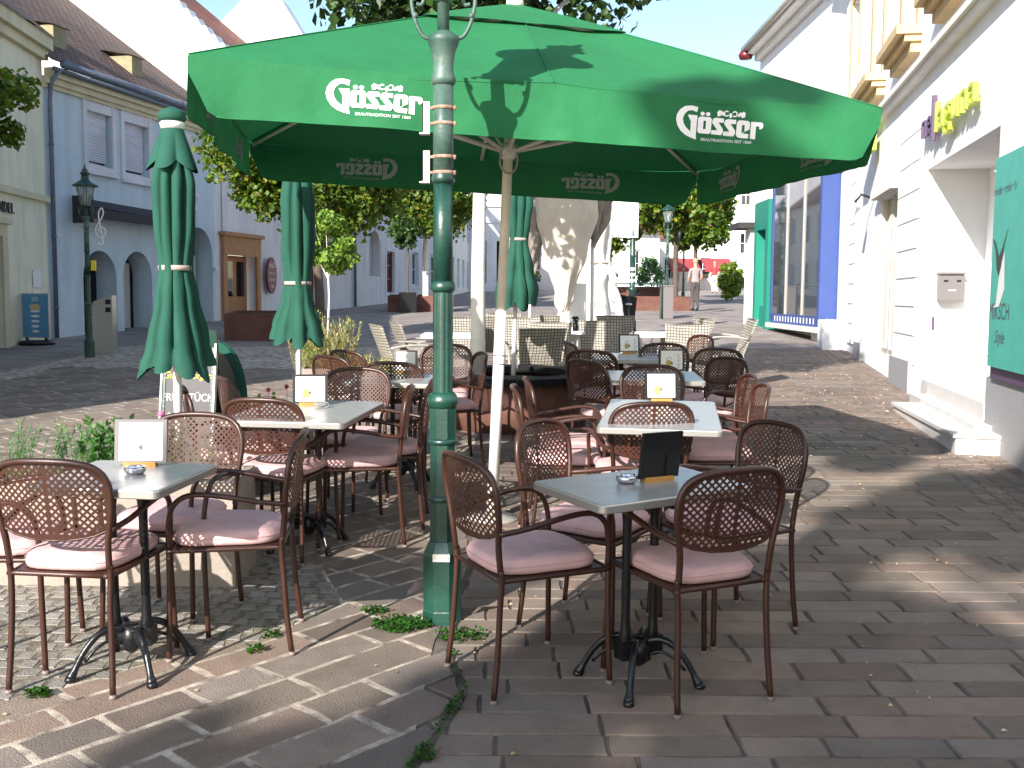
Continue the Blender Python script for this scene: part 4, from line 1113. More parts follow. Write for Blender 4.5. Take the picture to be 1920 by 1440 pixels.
for k, (s_, w_) in enumerate((('Café', .2), ('CONFISERIE', .07), ('MOKKA', .1), ('EIS', .1))): o = MB(); text_mesh(s_, w_, lambda x, y_, z, k=k: F3.pt(2.95-x, 2.28-.19*k+y_, .186), o); o.build('lettering', M['paper'], sg)

# --- pale house with niche, then houses down the lane
b4 = thing('house', 'pale lilac house with an arched niche and a barred dark red window', 'house', gz(-5.2, 38))
F4 = Fac((-5.55, 36.7), (-3.0, 50), 1)
w4 = MB(); F4.wall(w4, 0, 13.5, .8, 8, [(1.6, 2.9, 2.2, 3.9, True), (3.6, 4.6, 1.6, 3.2), (1.5, 2.5, 4.9, 6.2), (4.5, 5.5, 4.9, 6.2), (8, 9, 4.9, 6.2), (7, 8, 1.9, 3.3), (10, 11, 1.9, 3.3)], .35); w4.build('wall', M['pinkw'], b4)
c = MB(); c.add([F4.pt(1.6, 2.2, -.3), F4.pt(2.9, 2.2, -.3), F4.pt(2.9, 3.95, -.3), F4.pt(1.6, 3.95, -.3)], [(0, 1, 2, 3)]); c.build('niche_back', M['greyin'], b4)
window(F4, b4, 3.6, 4.6, 1.6, 3.2, -.1, .06, 'darkred', 'winglass', (4, 2), .12, 'palew')
for a in (1.5, 4.5, 8): window(F4, b4, a, a+1, 4.9, 6.2, -.12, .08, 'darkred', 'winglass', (1, 1), .12, 'palew')
for a in (7, 10): window(F4, b4, a, a+1, 1.9, 3.3, -.12, .08, 'palew', 'winglass', (1, 1), .1, 'palew')
c = MB(); c.add([F4.pt(0, 8, .3), F4.pt(13.5, 8, .3), F4.pt(13.5, 12, -4), F4.pt(0, 12, -4)], [(0, 1, 2, 3)]); c.build('roof', M['tiler'], b4)
def simple_house(label, P, Q, nx, z0, z1, wm, wins, roof=None, depth=7, ridge=3, wf='white', mat_r='tiler'):
    F = Fac(P, Q, nx); t = thing('house', label, 'house', (P[0], P[1], z0)); W = MB()
    F.wall(W, 0, F.L, z0, z1, wins, .3)
    for a in (0, F.L): W.add([F.pt(a, z0), F.pt(a, z1), F.pt(a, z1+ridge, -depth/2), F.pt(a, z1, -depth), F.pt(a, z0, -depth)], [(0, 1, 2, 3, 4)])
    W.build('wall', M[wm], t)
    for h in wins: window(F, t, h[0], h[1], h[2], h[3], -.12, .07, wf, 'winglass', (1, 1))
    r = MB(); r.add([F.pt(-.2, z1-.05, .35), F.pt(F.L+.2, z1-.05, .35), F.pt(F.L+.2, z1+ridge+.1, -depth/2), F.pt(-.2, z1+ridge+.1, -depth/2)], [(0, 1, 2, 3)])
    r.add([F.pt(-.2, z1-.05, -depth-.3), F.pt(F.L+.2, z1-.05, -depth-.3), F.pt(F.L+.2, z1+ridge+.1, -depth/2), F.pt(-.2, z1+ridge+.1, -depth/2)], [(0, 1, 2, 3)])
    r.build('roof', M[mat_r], t); return t
def wr(n, L, zs, w_=1.0, h_=1.5):
    return [(L*(i+.5)/n-w_/2, L*(i+.5)/n+w_/2, z, z+h_) for i in range(n) for z in zs]
simple_house('beige house far down the lane seen left of the white tree trunk', (-3.0, 50), (-2.3, 62), 1, 1.2, 6.4, 'whitec', wr(5, 12, (1.9, 4.4), 1.1, 1.5))
F5 = Fac((-4.2, 58), (1.2, 60), 1); F5.n = Vector((F5.u.y, -F5.u.x, 0))
b5 = thing('house', 'pale blue house with tall dark windows between trunk and parasol pole', 'house', (-4.2, 58, 1.7))
q = MB(); F5.wall(q, 0, 4.6, 1.5, 12, [(2.2, 2.9, 2.2, 4.6), (3.5, 4.1, 2.2, 4.6), (.8, 1.5, 2.2, 4.6), (2.2, 2.9, 7.2, 9)], .3); q.add([F5.pt(4.6, 1.5), F5.pt(4.6, 12), F5.pt(4.6, 12, -8), F5.pt(4.6, 1.5, -8)], [(0, 1, 2, 3)]); q.build('wall', M['palew'], b5)
for a, bb, c_, d_ in ((2.2, 2.9, 2.2, 4.6), (3.5, 4.1, 2.2, 4.6), (.8, 1.5, 2.2, 4.6), (2.2, 2.9, 7.2, 9)): window(F5, b5, a, bb, c_, d_, -.1, .06, 'darkin', 'winglass', (0, 2))
q = MB(); F5.box(q, 0, 4.6, 5.6, 5.75, 0, .1); F5.box(q, 0, 4.6, 6.5, 6.65, 0, .1); q.build('string_course', M['palew'], b5)

# --- the white house on the right
W = Fac((3.92, 7.82), (3.92+.193*5, 7.82+.981*5), -1)
bw = thing('shop_building', 'brightly sunlit white building on the right with a deep doorway and stone steps', 'building', gz(3.92, 7.82))
ZT = 8.15
doorh = (1.25, 4.42, .55, 3.0); win2 = (6.35, 7.9, .72, 2.95)
uph = [(a, a+1.05, 4.86, 6.9) for a in (2.55, 5.4, 8.15, 11.0)]
q = MB(); W.wall(q, -10, 13.25, -.3, ZT, [doorh, win2]+uph, .3)
# deeper door recess
D = .66
for (a, z0, z1) in ((1.25, .4, 3.0), (4.42, .4, 3.0)): q.add([W.pt(a, z0, -.3), W.pt(a, z1, -.3), W.pt(a, z1, -D), W.pt(a, z0, -D)], [(0, 1, 2, 3)])
q.add([W.pt(1.25, 3.0, -.3), W.pt(4.42, 3.0, -.3), W.pt(4.42, 3.0, -D), W.pt(1.25, 3.0, -D)], [(0, 1, 2, 3)])
q.add([W.pt(1.25, .4, -D), W.pt(4.42, .4, -D), W.pt(4.42, 3.0, -D), W.pt(1.25, 3.0, -D)], [(0, 1, 2, 3)])
q.add([W.pt(-10, 0, 0), W.pt(-10, ZT, 0), W.pt(-10, ZT, -8), W.pt(-10, 0, -8)], [(0, 1, 2, 3)])
q.add([W.pt(13.25, 0, 0), W.pt(13.25, ZT, 0), W.pt(13.25, ZT, -8), W.pt(13.25, 0, -8)], [(0, 1, 2, 3)])
q.build('wall', M['white'], bw)
q = MB(); W.box(q, -10, 13.25, 4.12, 4.20, 0, .10); W.box(q, -10, 13.25, 4.20, 4.27, 0, .15); q.build('cornice', M['whitec'], bw)
q = MB(); W.box(q, -10, 13.2, ZT-.15, ZT, 0, .45); W.box(q, -10, 13.2, ZT-.32, ZT-.15, 0, .2); q.build('eave', M['whitec'], bw)
q = MB(); q.tube([W.pt(-10, ZT+.0, .52), W.pt(13.2, ZT+.0, .52)], .09, 12); q.build('gutter', M['alu'], bw)
q = MB(); q.add([W.pt(-10, ZT+.02, .5), W.pt(13.2, ZT+.02, .5), W.pt(13.2, ZT+3.2, -4), W.pt(-10, ZT+3.2, -4)], [(0, 1, 2, 3)]); q.build('roof', M['tiler'], bw)
for k, (a, b_, z0, z1) in enumerate(uph):
    f = window(W, bw, a, b_, z0, z1, -.12, .08, 'whitec', 'winglass', (1, 2), .16, 'yellow')
    q = MB(); W.box(q, a-.3, b_+.3, z0-.24, z0-.16, 0, .20); W.box(q, a-.34, b_+.34, z0-.16, z0-.05, 0, .30); W.box(q, a-.25, b_+.25, z0-.36, z0-.24, 0, .12); q.build('sill', M['yellow'], f)
# door in the recess
q = MB(); W.box(q, 1.3, 1.75, .62, 2.9, -D, -D+.05); W.box(q, 3.6, 3.72, .62, 2.9, -D, -D+.05); W.box(q, 1.75, 3.6, 2.75, 2.9, -D, -D+.05); W.box(q, 2.6, 2.72, .62, 2.75, -D, -D+.05); dr = q.build('door', M['doorgrey'], bw)
q = MB(); q.add([W.pt(1.75, .62, -D+.03), W.pt(3.6, .62, -D+.03), W.pt(3.6, 2.75, -D+.03), W.pt(1.75, 2.75, -D+.03)], [(0, 1, 2, 3)]); q.build('pane', M['shopglass'], dr)
q = MB(); q.box((1.3, -D, .3), (4.2, .02, .60), fn=lambda a, d, z: W.pt(a, z, d)); W.box(q, .85, 3.85, .2, .46, 0, .20); q.build('threshold', M['step'], bw)
st = MB(); u0 = (3.67, 8.44); 
P4 = [W.pt(.56, 0, .40), W.pt(3.2, 0, .47), W.pt(3.2, 0, .0), W.pt(.56, 0, .0)]
st.add([(x, y_, .12) for x, y_, z in P4]+[(x, y_, .385) for x, y_, z in P4], [(3, 2, 1, 0), (4, 5, 6, 7), (0, 1, 5, 4), (1, 2, 6, 5), (2, 3, 7, 6), (3, 0, 4, 7)])
P5 = [W.pt(.54, 0, .425), W.pt(3.22, 0, .495), W.pt(3.22, 0, .0), W.pt(.54, 0, .0)]
st.add([(x, y_, .387) for x, y_, z in P5]+[(x, y_, .418) for x, y_, z in P5], [(3, 2, 1, 0), (4, 5, 6, 7), (0, 1, 5, 4), (1, 2, 6, 5), (2, 3, 7, 6), (3, 0, 4, 7)])
st.build('step', M['step'], bw)
# tall shop window
q = MB(); f = .05
W.box(q, 6.35, 6.42, .72, 2.95, -.11, -.04); W.box(q, 7.83, 7.9, .72, 2.95, -.11, -.04); W.box(q, 7.05, 7.1, .72, 2.95, -.11, -.04); W.box(q, 6.42, 7.83, .72, .8, -.11, -.045); wo = q.build('window', M['alu'], bw)
q = MB(); q.add([W.pt(6.35, .8, -.08), W.pt(7.9, .8, -.08), W.pt(7.9, 2.95, -.08), W.pt(6.35, 2.95, -.08)], [(0, 1, 2, 3)]); q.build('pane', M['shopglass'], wo)
q = MB(); q.box((6.2, .0, 2.98), (8.1, .13, 3.08), fn=lambda a, d, z: W.pt(a, z, d)); q.build('lintel', M['whitec'], bw)
# banded pilasters
for (a0, a1) in ((4.75, 6.2), (10.5, 11.45)):
    q = MB(); z = 1.06-.35
    while z < 3.6:
        W.box(q, a0, a1, z+.018, z+.35, 0, .035); z += .35
    q.build('pilaster', M['white'], bw)
q = MB(); W.box(q, 4.78, 6.2, .1, .76, 0, .07); q.build('plinth', M['granite'], bw)
q = MB(); W.box(q, -10, 1.1, -.2, .86, 0, .06); q.build('plinth', M['granite'], bw)
q = MB(); W.box(q, 9.3, 10.2, .3, .78, 0, .05); q.build('plinth', M['granite'], bw)
# raised letters
lt = thing('shop_lettering', 'plum and lime green raised letters above the doorway', 'sign', W.pt(3, 3.3, .02))
q = MB(); text_mesh('ne', .42, lambda x, y_, z: W.pt(4.40-x*1.5, 3.34+y_, .05+z), q, extr=.05, align='LEFT'); W.box(q, 3.74, 3.79, 3.24, 3.72, .05, .10); q.build('dark_letters', M['violet'], lt)
q = MB(); text_mesh('laguna', .46, lambda x, y_, z: W.pt(3.66-x*1.62, 3.30+y_, .05+z), q, extr=.05, align='LEFT'); q.build('lime_letters', M['lime'], lt)
# mailbox on the far cheek of the recess, facing the viewer
mb_ = thing('mailbox', 'grey wall mailbox with two small slots beside the doorway', 'mailbox', W.pt(4.370, 1.6, -.3))
q = MB(); q.box((4.270, -.42, 1.50), (4.420, -.15, 1.80), fn=lambda a, d, z: W.pt(a, z, d)); q.box((4.240, -.43, 1.80), (4.420, -.14, 1.825), fn=lambda a, d, z: W.pt(a, z, d)); q.box((4.260, -.41, 1.482), (4.420, -.16, 1.498), fn=lambda a, d, z: W.pt(a, z, d)); q.build('body', M['mail'], mb_)
for d in (-.36, -.22):
    q = MB(); q.box((4.262, d-.022, 1.715), (4.269, d+.022, 1.735), fn=lambda a, dd, z: W.pt(a, z, dd)); q.build('slot', M['black'], mb_)
q = MB(); q.box((4.264, -.33, 1.61), (4.269, -.25, 1.625), fn=lambda a, dd, z: W.pt(a, z, dd)); q.build('label_plate', M['paper'], mb_)
bl = MB(); W.box(bl, 4.405, 4.419, 1.16, 1.31, -.14, -.11); tag(bl.build('bell_plate', M['violet']), 'narrow dark bell plate below the grey mailbox', 'bell plate')
# turquoise panel
ts = thing('shop_sign', 'turquoise panel with a dark bird and the words MIKSCH Style at the right edge', 'sign', W.pt(.7, 1.8, .1))
q = MB(); q.box((-.9, .10, .97), (.80, .13, 2.66), fn=lambda a, d, z: W.pt(a, z, d)); bo = q.build('board', M['tealsign'], ts)
for a, z in ((.80, 1.06), (.80, 2.56), (-.8, 1.06)):
    q = MB(); q.tube([W.pt(a, z, .0), W.pt(a, z, .14)], .012, 8); q.build('stud', M['alu'], ts)
q = MB(); text_mesh('MIKSCH', .19, lambda x, y_, z: W.pt(0.80-x*.9, 1.36+y_, .133), q, align='LEFT'); text_mesh('Style', .15, lambda x, y_, z: W.pt(.60-x, 1.17+y_, .133), q, align='LEFT', shear=.4); text_mesh('mode • trick • b', .1, lambda x, y_, z: W.pt(0.80-x, 2.36+y_, .133), q, align='LEFT'); q.build('lettering', M['violet'], ts)
q = MB(); q.add([W.pt(0.78, 2.02, .134), W.pt(0.68, 1.92, .134), W.pt(0.62, 1.76, .134), W.pt(0.54, 1.7, .134), W.pt(0.48, 1.78, .134), W.pt(0.42, 1.95, .134), W.pt(0.30, 2.1, .134), W.pt(0.46, 1.94, .134), W.pt(0.56, 1.86, .134), W.pt(0.68, 1.98, .134)], [tuple(range(10))]); q.build('bird', M['black'], ts)
q = MB(); q.add([W.pt(0.68, 1.45, .1335), W.pt(0.60, 1.48, .1335), W.pt(0.52, 1.75, .1335), W.pt(0.40, 1.9, .1335), W.pt(0.36, 1.6, .1335), W.pt(0.50, 1.46, .1335)], [tuple(range(6))]); q.build('figure', M['paper'], ts)
q = MB(); W.box(q, -.8, .85, .865, .96, .0, .09); tag(q.build('sign_rail', M['violet']), 'dark rail under the turquoise panel', 'rail')
# wall lamp and lime box sign
wl = thing('wall_lamp', 'small dark wall lamp beside the tall shop window', 'lamp', W.pt(8.6, 3.0, 0))
q = MB(); q.tube([W.pt(8.6, 3.05, 0), W.pt(8.6, 3.12, .2), W.pt(8.6, 2.98, .3)], .02, 8); q.build('bracket', M['black'], wl)
q = MB(); c0 = W.pt(8.6, 2.78, .3); q.lathe([(.02, 0), (.11, .14), (.07, .2), (.02, .22)], 4, c0, smooth=False); q.build('lantern', M['plate'], wl)
ls = MB(); W.box(ls, 8.0, 8.6, 3.72, 4.02, .08, .42); tag(ls.build('box_sign', M['lime']), 'lime yellow box sign behind the right corner of the open parasol', 'sign')

# --- blue and green shop bay further on
bs = thing('shop_building', 'white building with a blue framed glass bay and a green shop front', 'building', gz(6.5, 20.9))
X = Fac((6.55, 20.9), (6.62, 28.6), -1)
q = MB(); X.wall(q, -.05, 7.7, .4, 8.15, [(.2, 4.1, .9, 4.2), (4.5, 6.0, .8, 3.6)], .6); q.add([X.pt(7.7, .4), X.pt(7.7, 8.15), X.pt(7.7, 8.15, -6), X.pt(7.7, .4, -6)], [(0, 1, 2, 3)]); q.build('wall', M['white'], bs)
q = MB(); X.box(q, -.3, 7.7, 8.0, 8.15, 0, .38); X.box(q, -.3, 7.7, 7.84, 8.0, 0, .16); q.build('eave', M['whitec'], bs)
q = MB(); q.tube([X.pt(-.3, 8.16, .44), X.pt(7.75, 8.16, .44)], .09, 12); q.build('gutter', M['alu'], bs)
q = MB(); q.lathe([(.16, 0), (.2, .1), (.12, .24), (.02, .3)], 12, X.pt(7.7, 7.9, .4)); q.build('rainwater_head', M['darkred'], bs)
q = MB(); q.add([X.pt(-.3, 8.17, .42), X.pt(7.8, 8.17, .42), X.pt(7.8, 11.2, -4), X.pt(-.3, 11.2, -4)], [(0, 1, 2, 3)]); q.build('roof', M['tiler'], bs)
q = MB(); X.box(q, -.02, .12, .95, 4.6, -.02, .42); X.box(q, 4.0, 4.12, .95, 4.6, 0, .42); X.box(q, .12, 4.0, 4.2, 4.6, .0, .42); X.box(q, .12, 4.0, .93, 1.15, 0, .42); bay = q.build('bay', M['blue'], bs)
q = MB(); q.add([X.pt(.12, 1.15, .40), X.pt(4.0, 1.15, .40), X.pt(4.0, 4.2, .40), X.pt(.12, 4.2, .40)], [(0, 1, 2, 3)]); q.build('pane', M['shopglass'], bay)
q = MB()
for a in (1.3, 2.7): X.box(q, a-.03, a+.03, 1.15, 4.2, .36, .43)
q.build('mullion', M['alu'], bay)
q = MB()
for k in range(14): X.box(q, .3+k*.25, .36+k*.25, .98, 1.1, .42, .425)
X.box(q, -.025, -.02, .98, 1.1, .12, .16); X.box(q, -.025, -.02, .98, 1.1, .22, .26); q.build('white_marks', M['paper'], bay)
q = MB(); X.box(q, -.1, 4.2, .82, .93, -.1, .5); X.box(q, .1, .9, .55, .82, 0, .3); q.build('ledge', M['step'], bs)
q = MB(); X.box(q, 4.5, 4.75, .75, 3.9, .0, .42); X.box(q, 5.75, 6.0, .75, 3.9, 0, .42); X.box(q, 4.75, 5.75, 3.2, 3.9, 0, .42); X.box(q, 4.75, 5.75, .75, 1.3, 0, .3); gf = q.build('shopfront', M['teal'], bs)
q = MB(); q.add([X.pt(4.75, 1.3, .2), X.pt(5.75, 1.3, .2), X.pt(5.75, 3.2, .2), X.pt(4.75, 3.2, .2)], [(0, 1, 2, 3)]); q.build('pane', M['shopglass'], gf)
q = MB(); X.box(q, 6.3, 6.9, .7, 3.3, 0, .45); q.build('pier', M['whitec'], bs)
q = MB(); X.box(q, 6.1, 7.2, 3.3, 3.45, 0, .8); q.build('canopy', M['awning'], bs)
jb = MB(); W.box(jb, 11.6, 12.6, .45, 1.1, .0, .42); tag(jb.build('service_cabinet', M['white']), 'white low cabinet at the foot of the white building below the bay', 'cabinet')

# --- far white houses closing the street on the right
def far_house(label, P, Q, z0, z1, wm, wins, ridge=2.5):
    F = Fac(P, Q, 1); F.n = Vector((F.u.y, -F.u.x, 0)); t = thing('house', label, 'house', (P[0], P[1], z0)); q = MB()
    F.wall(q, 0, F.L, z0-1, z1, wins, .3)
    q.add([F.pt(0, z0-1), F.pt(0, z1), F.pt(0, z1, -8), F.pt(0, z0-1, -8)], [(0, 1, 2, 3)]); q.add([F.pt(F.L, z0-1), F.pt(F.L, z1), F.pt(F.L, z1, -8), F.pt(F.L, z0-1, -8)], [(0, 1, 2, 3)])
    q.build('wall', M[wm], t)
    for h in wins: window(F, t, h[0], h[1], h[2], h[3], -.12, .1, 'palew', 'winglass', (1, 1))
    r = MB(); r.add([F.pt(-.3, z1-.05, .4), F.pt(F.L+.3, z1-.05, .4), F.pt(F.L+.3, z1+ridge, -4), F.pt(-.3, z1+ridge, -4)], [(0, 1, 2, 3)])
    r.add([F.pt(0, z1, 0), F.pt(0, z1+ridge-.1, -4), F.pt(0, z1, -8)], [(0, 1, 2)]); r.build('roof', M['tiler'], t); return t
far_house('tall white house closing the street at the right', (13.0, 66), (22, 64), 2, 10.5, 'white', [(1.2, 1.9, 4.2, 5.6), (1.2, 1.9, 7.2, 8.6), (4, 4.8, 4.2, 5.6), (4, 4.8, 7.2, 8.6)])
far_house('low cafe house with red awnings at the end of the street', (8.5, 66), (13.0, 66), 2, 5.2, 'whitec', [(1, 2, 2.6, 4), (3, 4, 2.6, 4)], 2)
far_house('white house behind the round street tree', (3.6, 58), (8.4, 60), 1.8, 5.2, 'white', [(1.7, 2.3, 2.6, 4.2), (3.4, 4.0, 2.6, 4.2)], 1.6)
far_house('shaded house behind the pale closed parasols', (.6, 62), (3.6, 64), 1.8, 7.0, 'pinkw', [(.8, 1.5, 3, 4.6)])
for (a, x, y, l) in ((0, 10.6, 63.6, 'left red cafe awning at the end of the street'), (1, 12.6, 63.2, 'right red cafe awning at the end of the street')):
    q = MB(); q.add([(x-1, y, 3.3), (x+.8, y, 3.3), (x+.8, y+1.6, 3.9), (x-1, y+1.6, 3.9)], [(0, 1, 2, 3)]); q.box((x-1, y-.01, 3.05), (x+.8, y+.02, 3.3))
    tag(q.build('awning', M['red']), l, 'awning', 'red cafe awnings')
MB = _MB

# ---------------------------------------------------------------- trees and plants
def rnd_dir(rd):
    while True:
        v = Vector((rd.uniform(-1, 1), rd.uniform(-1, 1), rd.uniform(-1, 1)))
        if .05 < v.length < 1: return v.normalized()
def leafquad(mb, p, d, s, wd, tint, fold=.25, rd=random):
    a = d.orthogonal().normalized(); a.rotate(Matrix.Rotation(rd.uniform(0, 6.28), 3, d)) if False else None
    a = (a*math.cos(rd.uniform(0, 6.28))+d.cross(a)*math.sin(rd.uniform(0, 6.28))).normalized()
    b = d.cross(a).normalized()
    mb.add([p-a*s*.5, p+b*wd*.5+d*s*fold*.3, p+a*s*.5, p-b*wd*.5+d*s*fold*.3], [(0, 1, 2), (0, 2, 3)], tint=tint)
def tints(kind, rd):
    r = rd.random(); v = rd.uniform(.55, 1.25)
    if kind == 'autumn':
        if r < .13: return (1.9*v, 1.05*v, .9*v)
        if r < .45: return (1.35*v, 1.25*v, 1.0*v)
        return (.8*v, .95*v, .8*v)
    if kind == 'bright': return (1.2*v, 1.2*v, .9*v) if r < .5 else (.75*v, .9*v, .8*v)
    return (v, v, v)
def crown_mesh(c, r, nclump, nleaf, ls, kind, seed, clr=.33, flat=1.0, low=None):
    rd = random.Random(seed); mb = MB(); c = Vector(c); tips = []
    for k in range(nclump):
        d = rnd_dir(rd); q = rd.uniform(.35, 1.0)**.6
        cc = c+Vector((d.x*r[0]*q, d.y*r[1]*q, d.z*r[2]*q)); cr = clr*min(r)*rd.uniform(.6, 1.2); tips.append(cc)
        if low is not None and cc.z < low: cc.z = low+rd.uniform(0, .2)
        bb = rd.uniform(.75, 1.15)
        for _ in range(nleaf//nclump):
            e = rnd_dir(rd); p = cc+e*cr*rd.uniform(.45, 1.1)
            t = tints(kind, rd); n = (e*.6+rnd_dir(rd)*.8+Vector((0, 0, .3))).normalized(); s_ = ls*rd.uniform(.6, 1.3)
            leafquad(mb, p, n, s_, s_*.75, tuple(v*bb for v in t), rd=rd)
    return mb, tips
def tree(x, y, label, zc, r, nclump, nleaf, ls, tr, kind='autumn', lm='leafy', bm_='bark', seed=1, base=0, name='tree', fork=None, cat='tree', group=None, clr=.33, lean=(0, 0)):
    t = thing(name, label, cat, gz(x, y, base), 0, group); rd = random.Random(seed+50)
    C0 = Vector((lean[0], lean[1], zc))
    mb, tips = crown_mesh(C0, r, nclump, nleaf, ls, kind, seed, clr)
    mb.build('crown', M[lm], t)
    fz = fork if fork else zc-r[2]*.9
    b = MB(); pts = [(0, 0, -.1), (rd.uniform(-.02, .02), 0, fz*.35), (lean[0]*.1+rd.uniform(-.04, .04), lean[1]*.1, fz*.7), (lean[0]*.3, lean[1]*.3, fz)]
    b.tube(smooth_path(pts, 5), [lerp(tr*1.12, tr*.85, i/15) for i in range(16)], 12); b.build('trunk', M[bm_], t)
    lb = MB(); F0 = Vector(pts[-1])
    for q in tips[::max(1, len(tips)//14)]:
        m_ = F0.lerp(q, .5)+Vector((0, 0, .12*r[2])); lb.tube(smooth_path([F0-Vector((0, 0, .1)), m_, q], 4), [lerp(tr*.6, tr*.12, i/8) for i in range(9)], 6)
    lb.build('limbs', M[bm_], t)
    return t
STG = 'pollarded street trees'
tree(-.33, 10.0, 'tree with a whitewashed trunk standing in the round rust coloured planter', 4.3, (1.6, 1.75, 1.45), 100, 17000, .11, .066, 'dark', 'leafd', 'whitebark', 11, .3, fork=3.0, group=STG, clr=.3, lean=(.1, 0))
tree(-3.75, 20.2, 'street tree left of the lamp post, its green crown above the wooden shop front', 3.55, (1.95, 1.7, 1.35), 120, 26000, .115, .09, 'autumn', 'leafy', 'bark', 12, 0, group=STG)
tree(-2.85, 34.3, 'yellowing street tree directly left of the lamp post with a thin white trunk', 3.95, (1.9, 1.8, 1.6), 120, 24000, .14, .1, 'autumn', 'leafy', 'whitebark', 13, 0, group=STG)
tree(-7.0, 13.0, 'tree reaching into the photo at the top of the left edge', 3.7, (.85, 1.1, 1.05), 34, 6000, .10, .07, 'autumn', 'leafy', 'bark', 14, 0, group=STG)
tree(6.0, 38.5, 'round green street tree behind the nearest far street lamp', 4.0, (2.0, 1.8, 1.25), 70, 10000, .2, .1, 'autumn', 'leafy', 'bark', 15, 0, group=STG)
tree(8.2, 47, 'smaller street tree behind the far lamps', 3.6, (1.6, 1.7, 1.3), 50, 7000, .22, .1, 'bright', 'leafy', 'bark', 16, 0, group=STG)
tree(4.0, 44, 'yellow green tree seen under the white panel', 3.2, (1.4, 1.5, 1.5), 45, 6000, .2, .1, 'autumn', 'leafy', 'bark', 17, 0, group=STG)
def shade_pos(n, m_, q): return Vector((.485*q+.874*n, .874*q-.485*n, m_-.4986*q))
bt = thing('tree', 'tall tree behind the viewer whose shade covers the right foreground', 'tree', gz(*shade_pos(.75, 0, -12).xy))
btp = Vector(bt.location)
mbt = MB()
for (n_, m_, r_, rz_, nl) in ((-1.3, 2.25, .58, .85, 3600), (.35, 1.2, 1.15, .85, 6500), (1.75, 2.4, 1.1, 1.0, 5500), (.2, 3.85, 1.0, .62, 4200), (-.75, 3.45, .55, .65, 2200), (-1.45, 4.75, .42, .5, 900), (2.9, 3.8, 1.1, 1.0, 2600), (-1.8, 1.2, .38, .6, 2200), (-2.7, 2.35, .38, .24, 1100), (-.9, 1.0, .75, .75, 3000), (1.9, .9, 1.0, .7, 3400), (-.5, 2.3, .45, .25, 900), (-2.35, 1.15, .3, .22, 700)):
    c_ = shade_pos(n_, m_, -12)-btp
    m1, tp = crown_mesh(c_, (r_, r_, rz_), max(8, nl//150), nl, .19, 'dark', int(n_*10)+90, .42)
    mbt.add(m1.v, m1.f); mbt.t[-len(m1.t):] = m1.t
mbt.build('crown', M['leafd'], bt)
b = MB(); cz_ = (shade_pos(.75, 2.55, -12)-btp).z
b.tube(smooth_path([(0, 0, -.2), (.05, 0, 3), (0, .1, cz_-1.4), (0, 0, cz_)], 4), [.2-.008*i for i in range(13)], 12)
for k in range(9): a_ = k*.7; b.tube([(0, 0, cz_-1.2), (.9*math.cos(a_), .9*math.sin(a_), cz_-.2), (1.8*math.cos(a_), 1.8*math.sin(a_), cz_+.5*math.sin(k))], [.08, .05, .02], 6)
b.build('trunk', M['bark'], bt)
tree(-1.98, 11.2, 'small bright leafed standard tree with a thin stem in the grass planter', 1.33, (.27, .27, .30), 34, 3000, .06, .011, 'bright', 'leafl', 'whitebark', 21, .4, fork=1.05, name='standard_tree', clr=.42)
tree(-3.3, 33.0, 'dark clipped ball tree in a tall pot beside the lilac house', 2.05, (.55, .55, .5), 26, 2400, .11, .03, 'dark', 'leafd', 'bark', 22, .5, name='potted_tree', clr=.4)
def bush(x, y, label, r, zc, n, ls, kind, lm, seed, cat='bush', name='bush', group=None, ncl=30):
    mb, tips = crown_mesh((0, 0, zc), r, ncl, n, ls, kind, seed, .4, low=.1)
    o = mb.build(name, M[lm]); o.location = gz(x, y); tag(o, label, cat, group); return o
bush(9.75, 46.5, 'tall yellow green bush beside the walking man', (.52, .6, .85), .95, 6000, .14, 'autumn', 'leafl', 31, ncl=40)
bush(6.6, 50, 'pale olive bush in a planter behind the nearest far lamp', (.6, .6, .7), 1.2, 2400, .12, 'bright', 'leafr', 32)
bush(3.9, 49.0, 'dark low bush under the yellow green tree', (1.1, .6, .5), .8, 2200, .15, 'dark', 'leafd', 33)
bush(.6, 52, 'dark shrub in the shaded lane behind the pale parasols', (.7, .6, .5), .8, 1600, .14, 'dark', 'leafd', 34)
# planters
def planter_box(x, y, w_, d_, h, rot, label, m, name='planter', soil=True, group='planters'):
    t = thing(name, label, 'planter', gz(x, y, .0), math.radians(rot), group, slope=True)
    b = MB(); th = .035
    b.box((-w_/2, -d_/2, -.02), (w_/2, -d_/2+th, h)); b.box((-w_/2, d_/2-th, -.02), (w_/2, d_/2, h)); b.box((-w_/2, -d_/2+th, -.02), (-w_/2+th, d_/2-th, h)); b.box((w_/2-th, -d_/2+th, -.02), (w_/2, d_/2-th, h))
    b.build('box', M[m], t)
    s_ = MB(); s_.add([(-w_/2+th, -d_/2+th, h-.05), (w_/2-th, -d_/2+th, h-.05), (w_/2-th, d_/2-th, h-.05), (-w_/2+th, d_/2-th, h-.05)], [(0, 1, 2, 3)]); s_.build('soil', M['soil'], t)
    return t
planter_box(-1.95, 5.02, 1.3, .42, .50, 0, 'pale concrete planter with rosemary behind the left front table', 'concrete')
planter_box(-1.85, 7.3, .85, .36, .40, 4, 'low planter with pink flowers between board and second table', 'concrete')
planter_box(-1.95, 11.2, .62, .62, .42, 8, 'pale stone planter holding the standard tree and tall grasses', 'concrete')
planter_box(-5.0, 21.3, 1.5, 1.5, .52, 6, 'dark rust steel planter in front of the oak shop front', 'corten')
planter_box(-3.0, 34.2, 2.1, 1.6, .5, 4, 'rust steel planter around the thin white trunk in the lane', 'corten')
planter_box(5.1, 36, 1.9, 1.2, .45, 0, 'rust steel planter behind the green rail on the right', 'corten')
planter_box(.3, 50, 1.6, .7, .4, 0, 'yellowish planter in the shaded lane', 'yellow')
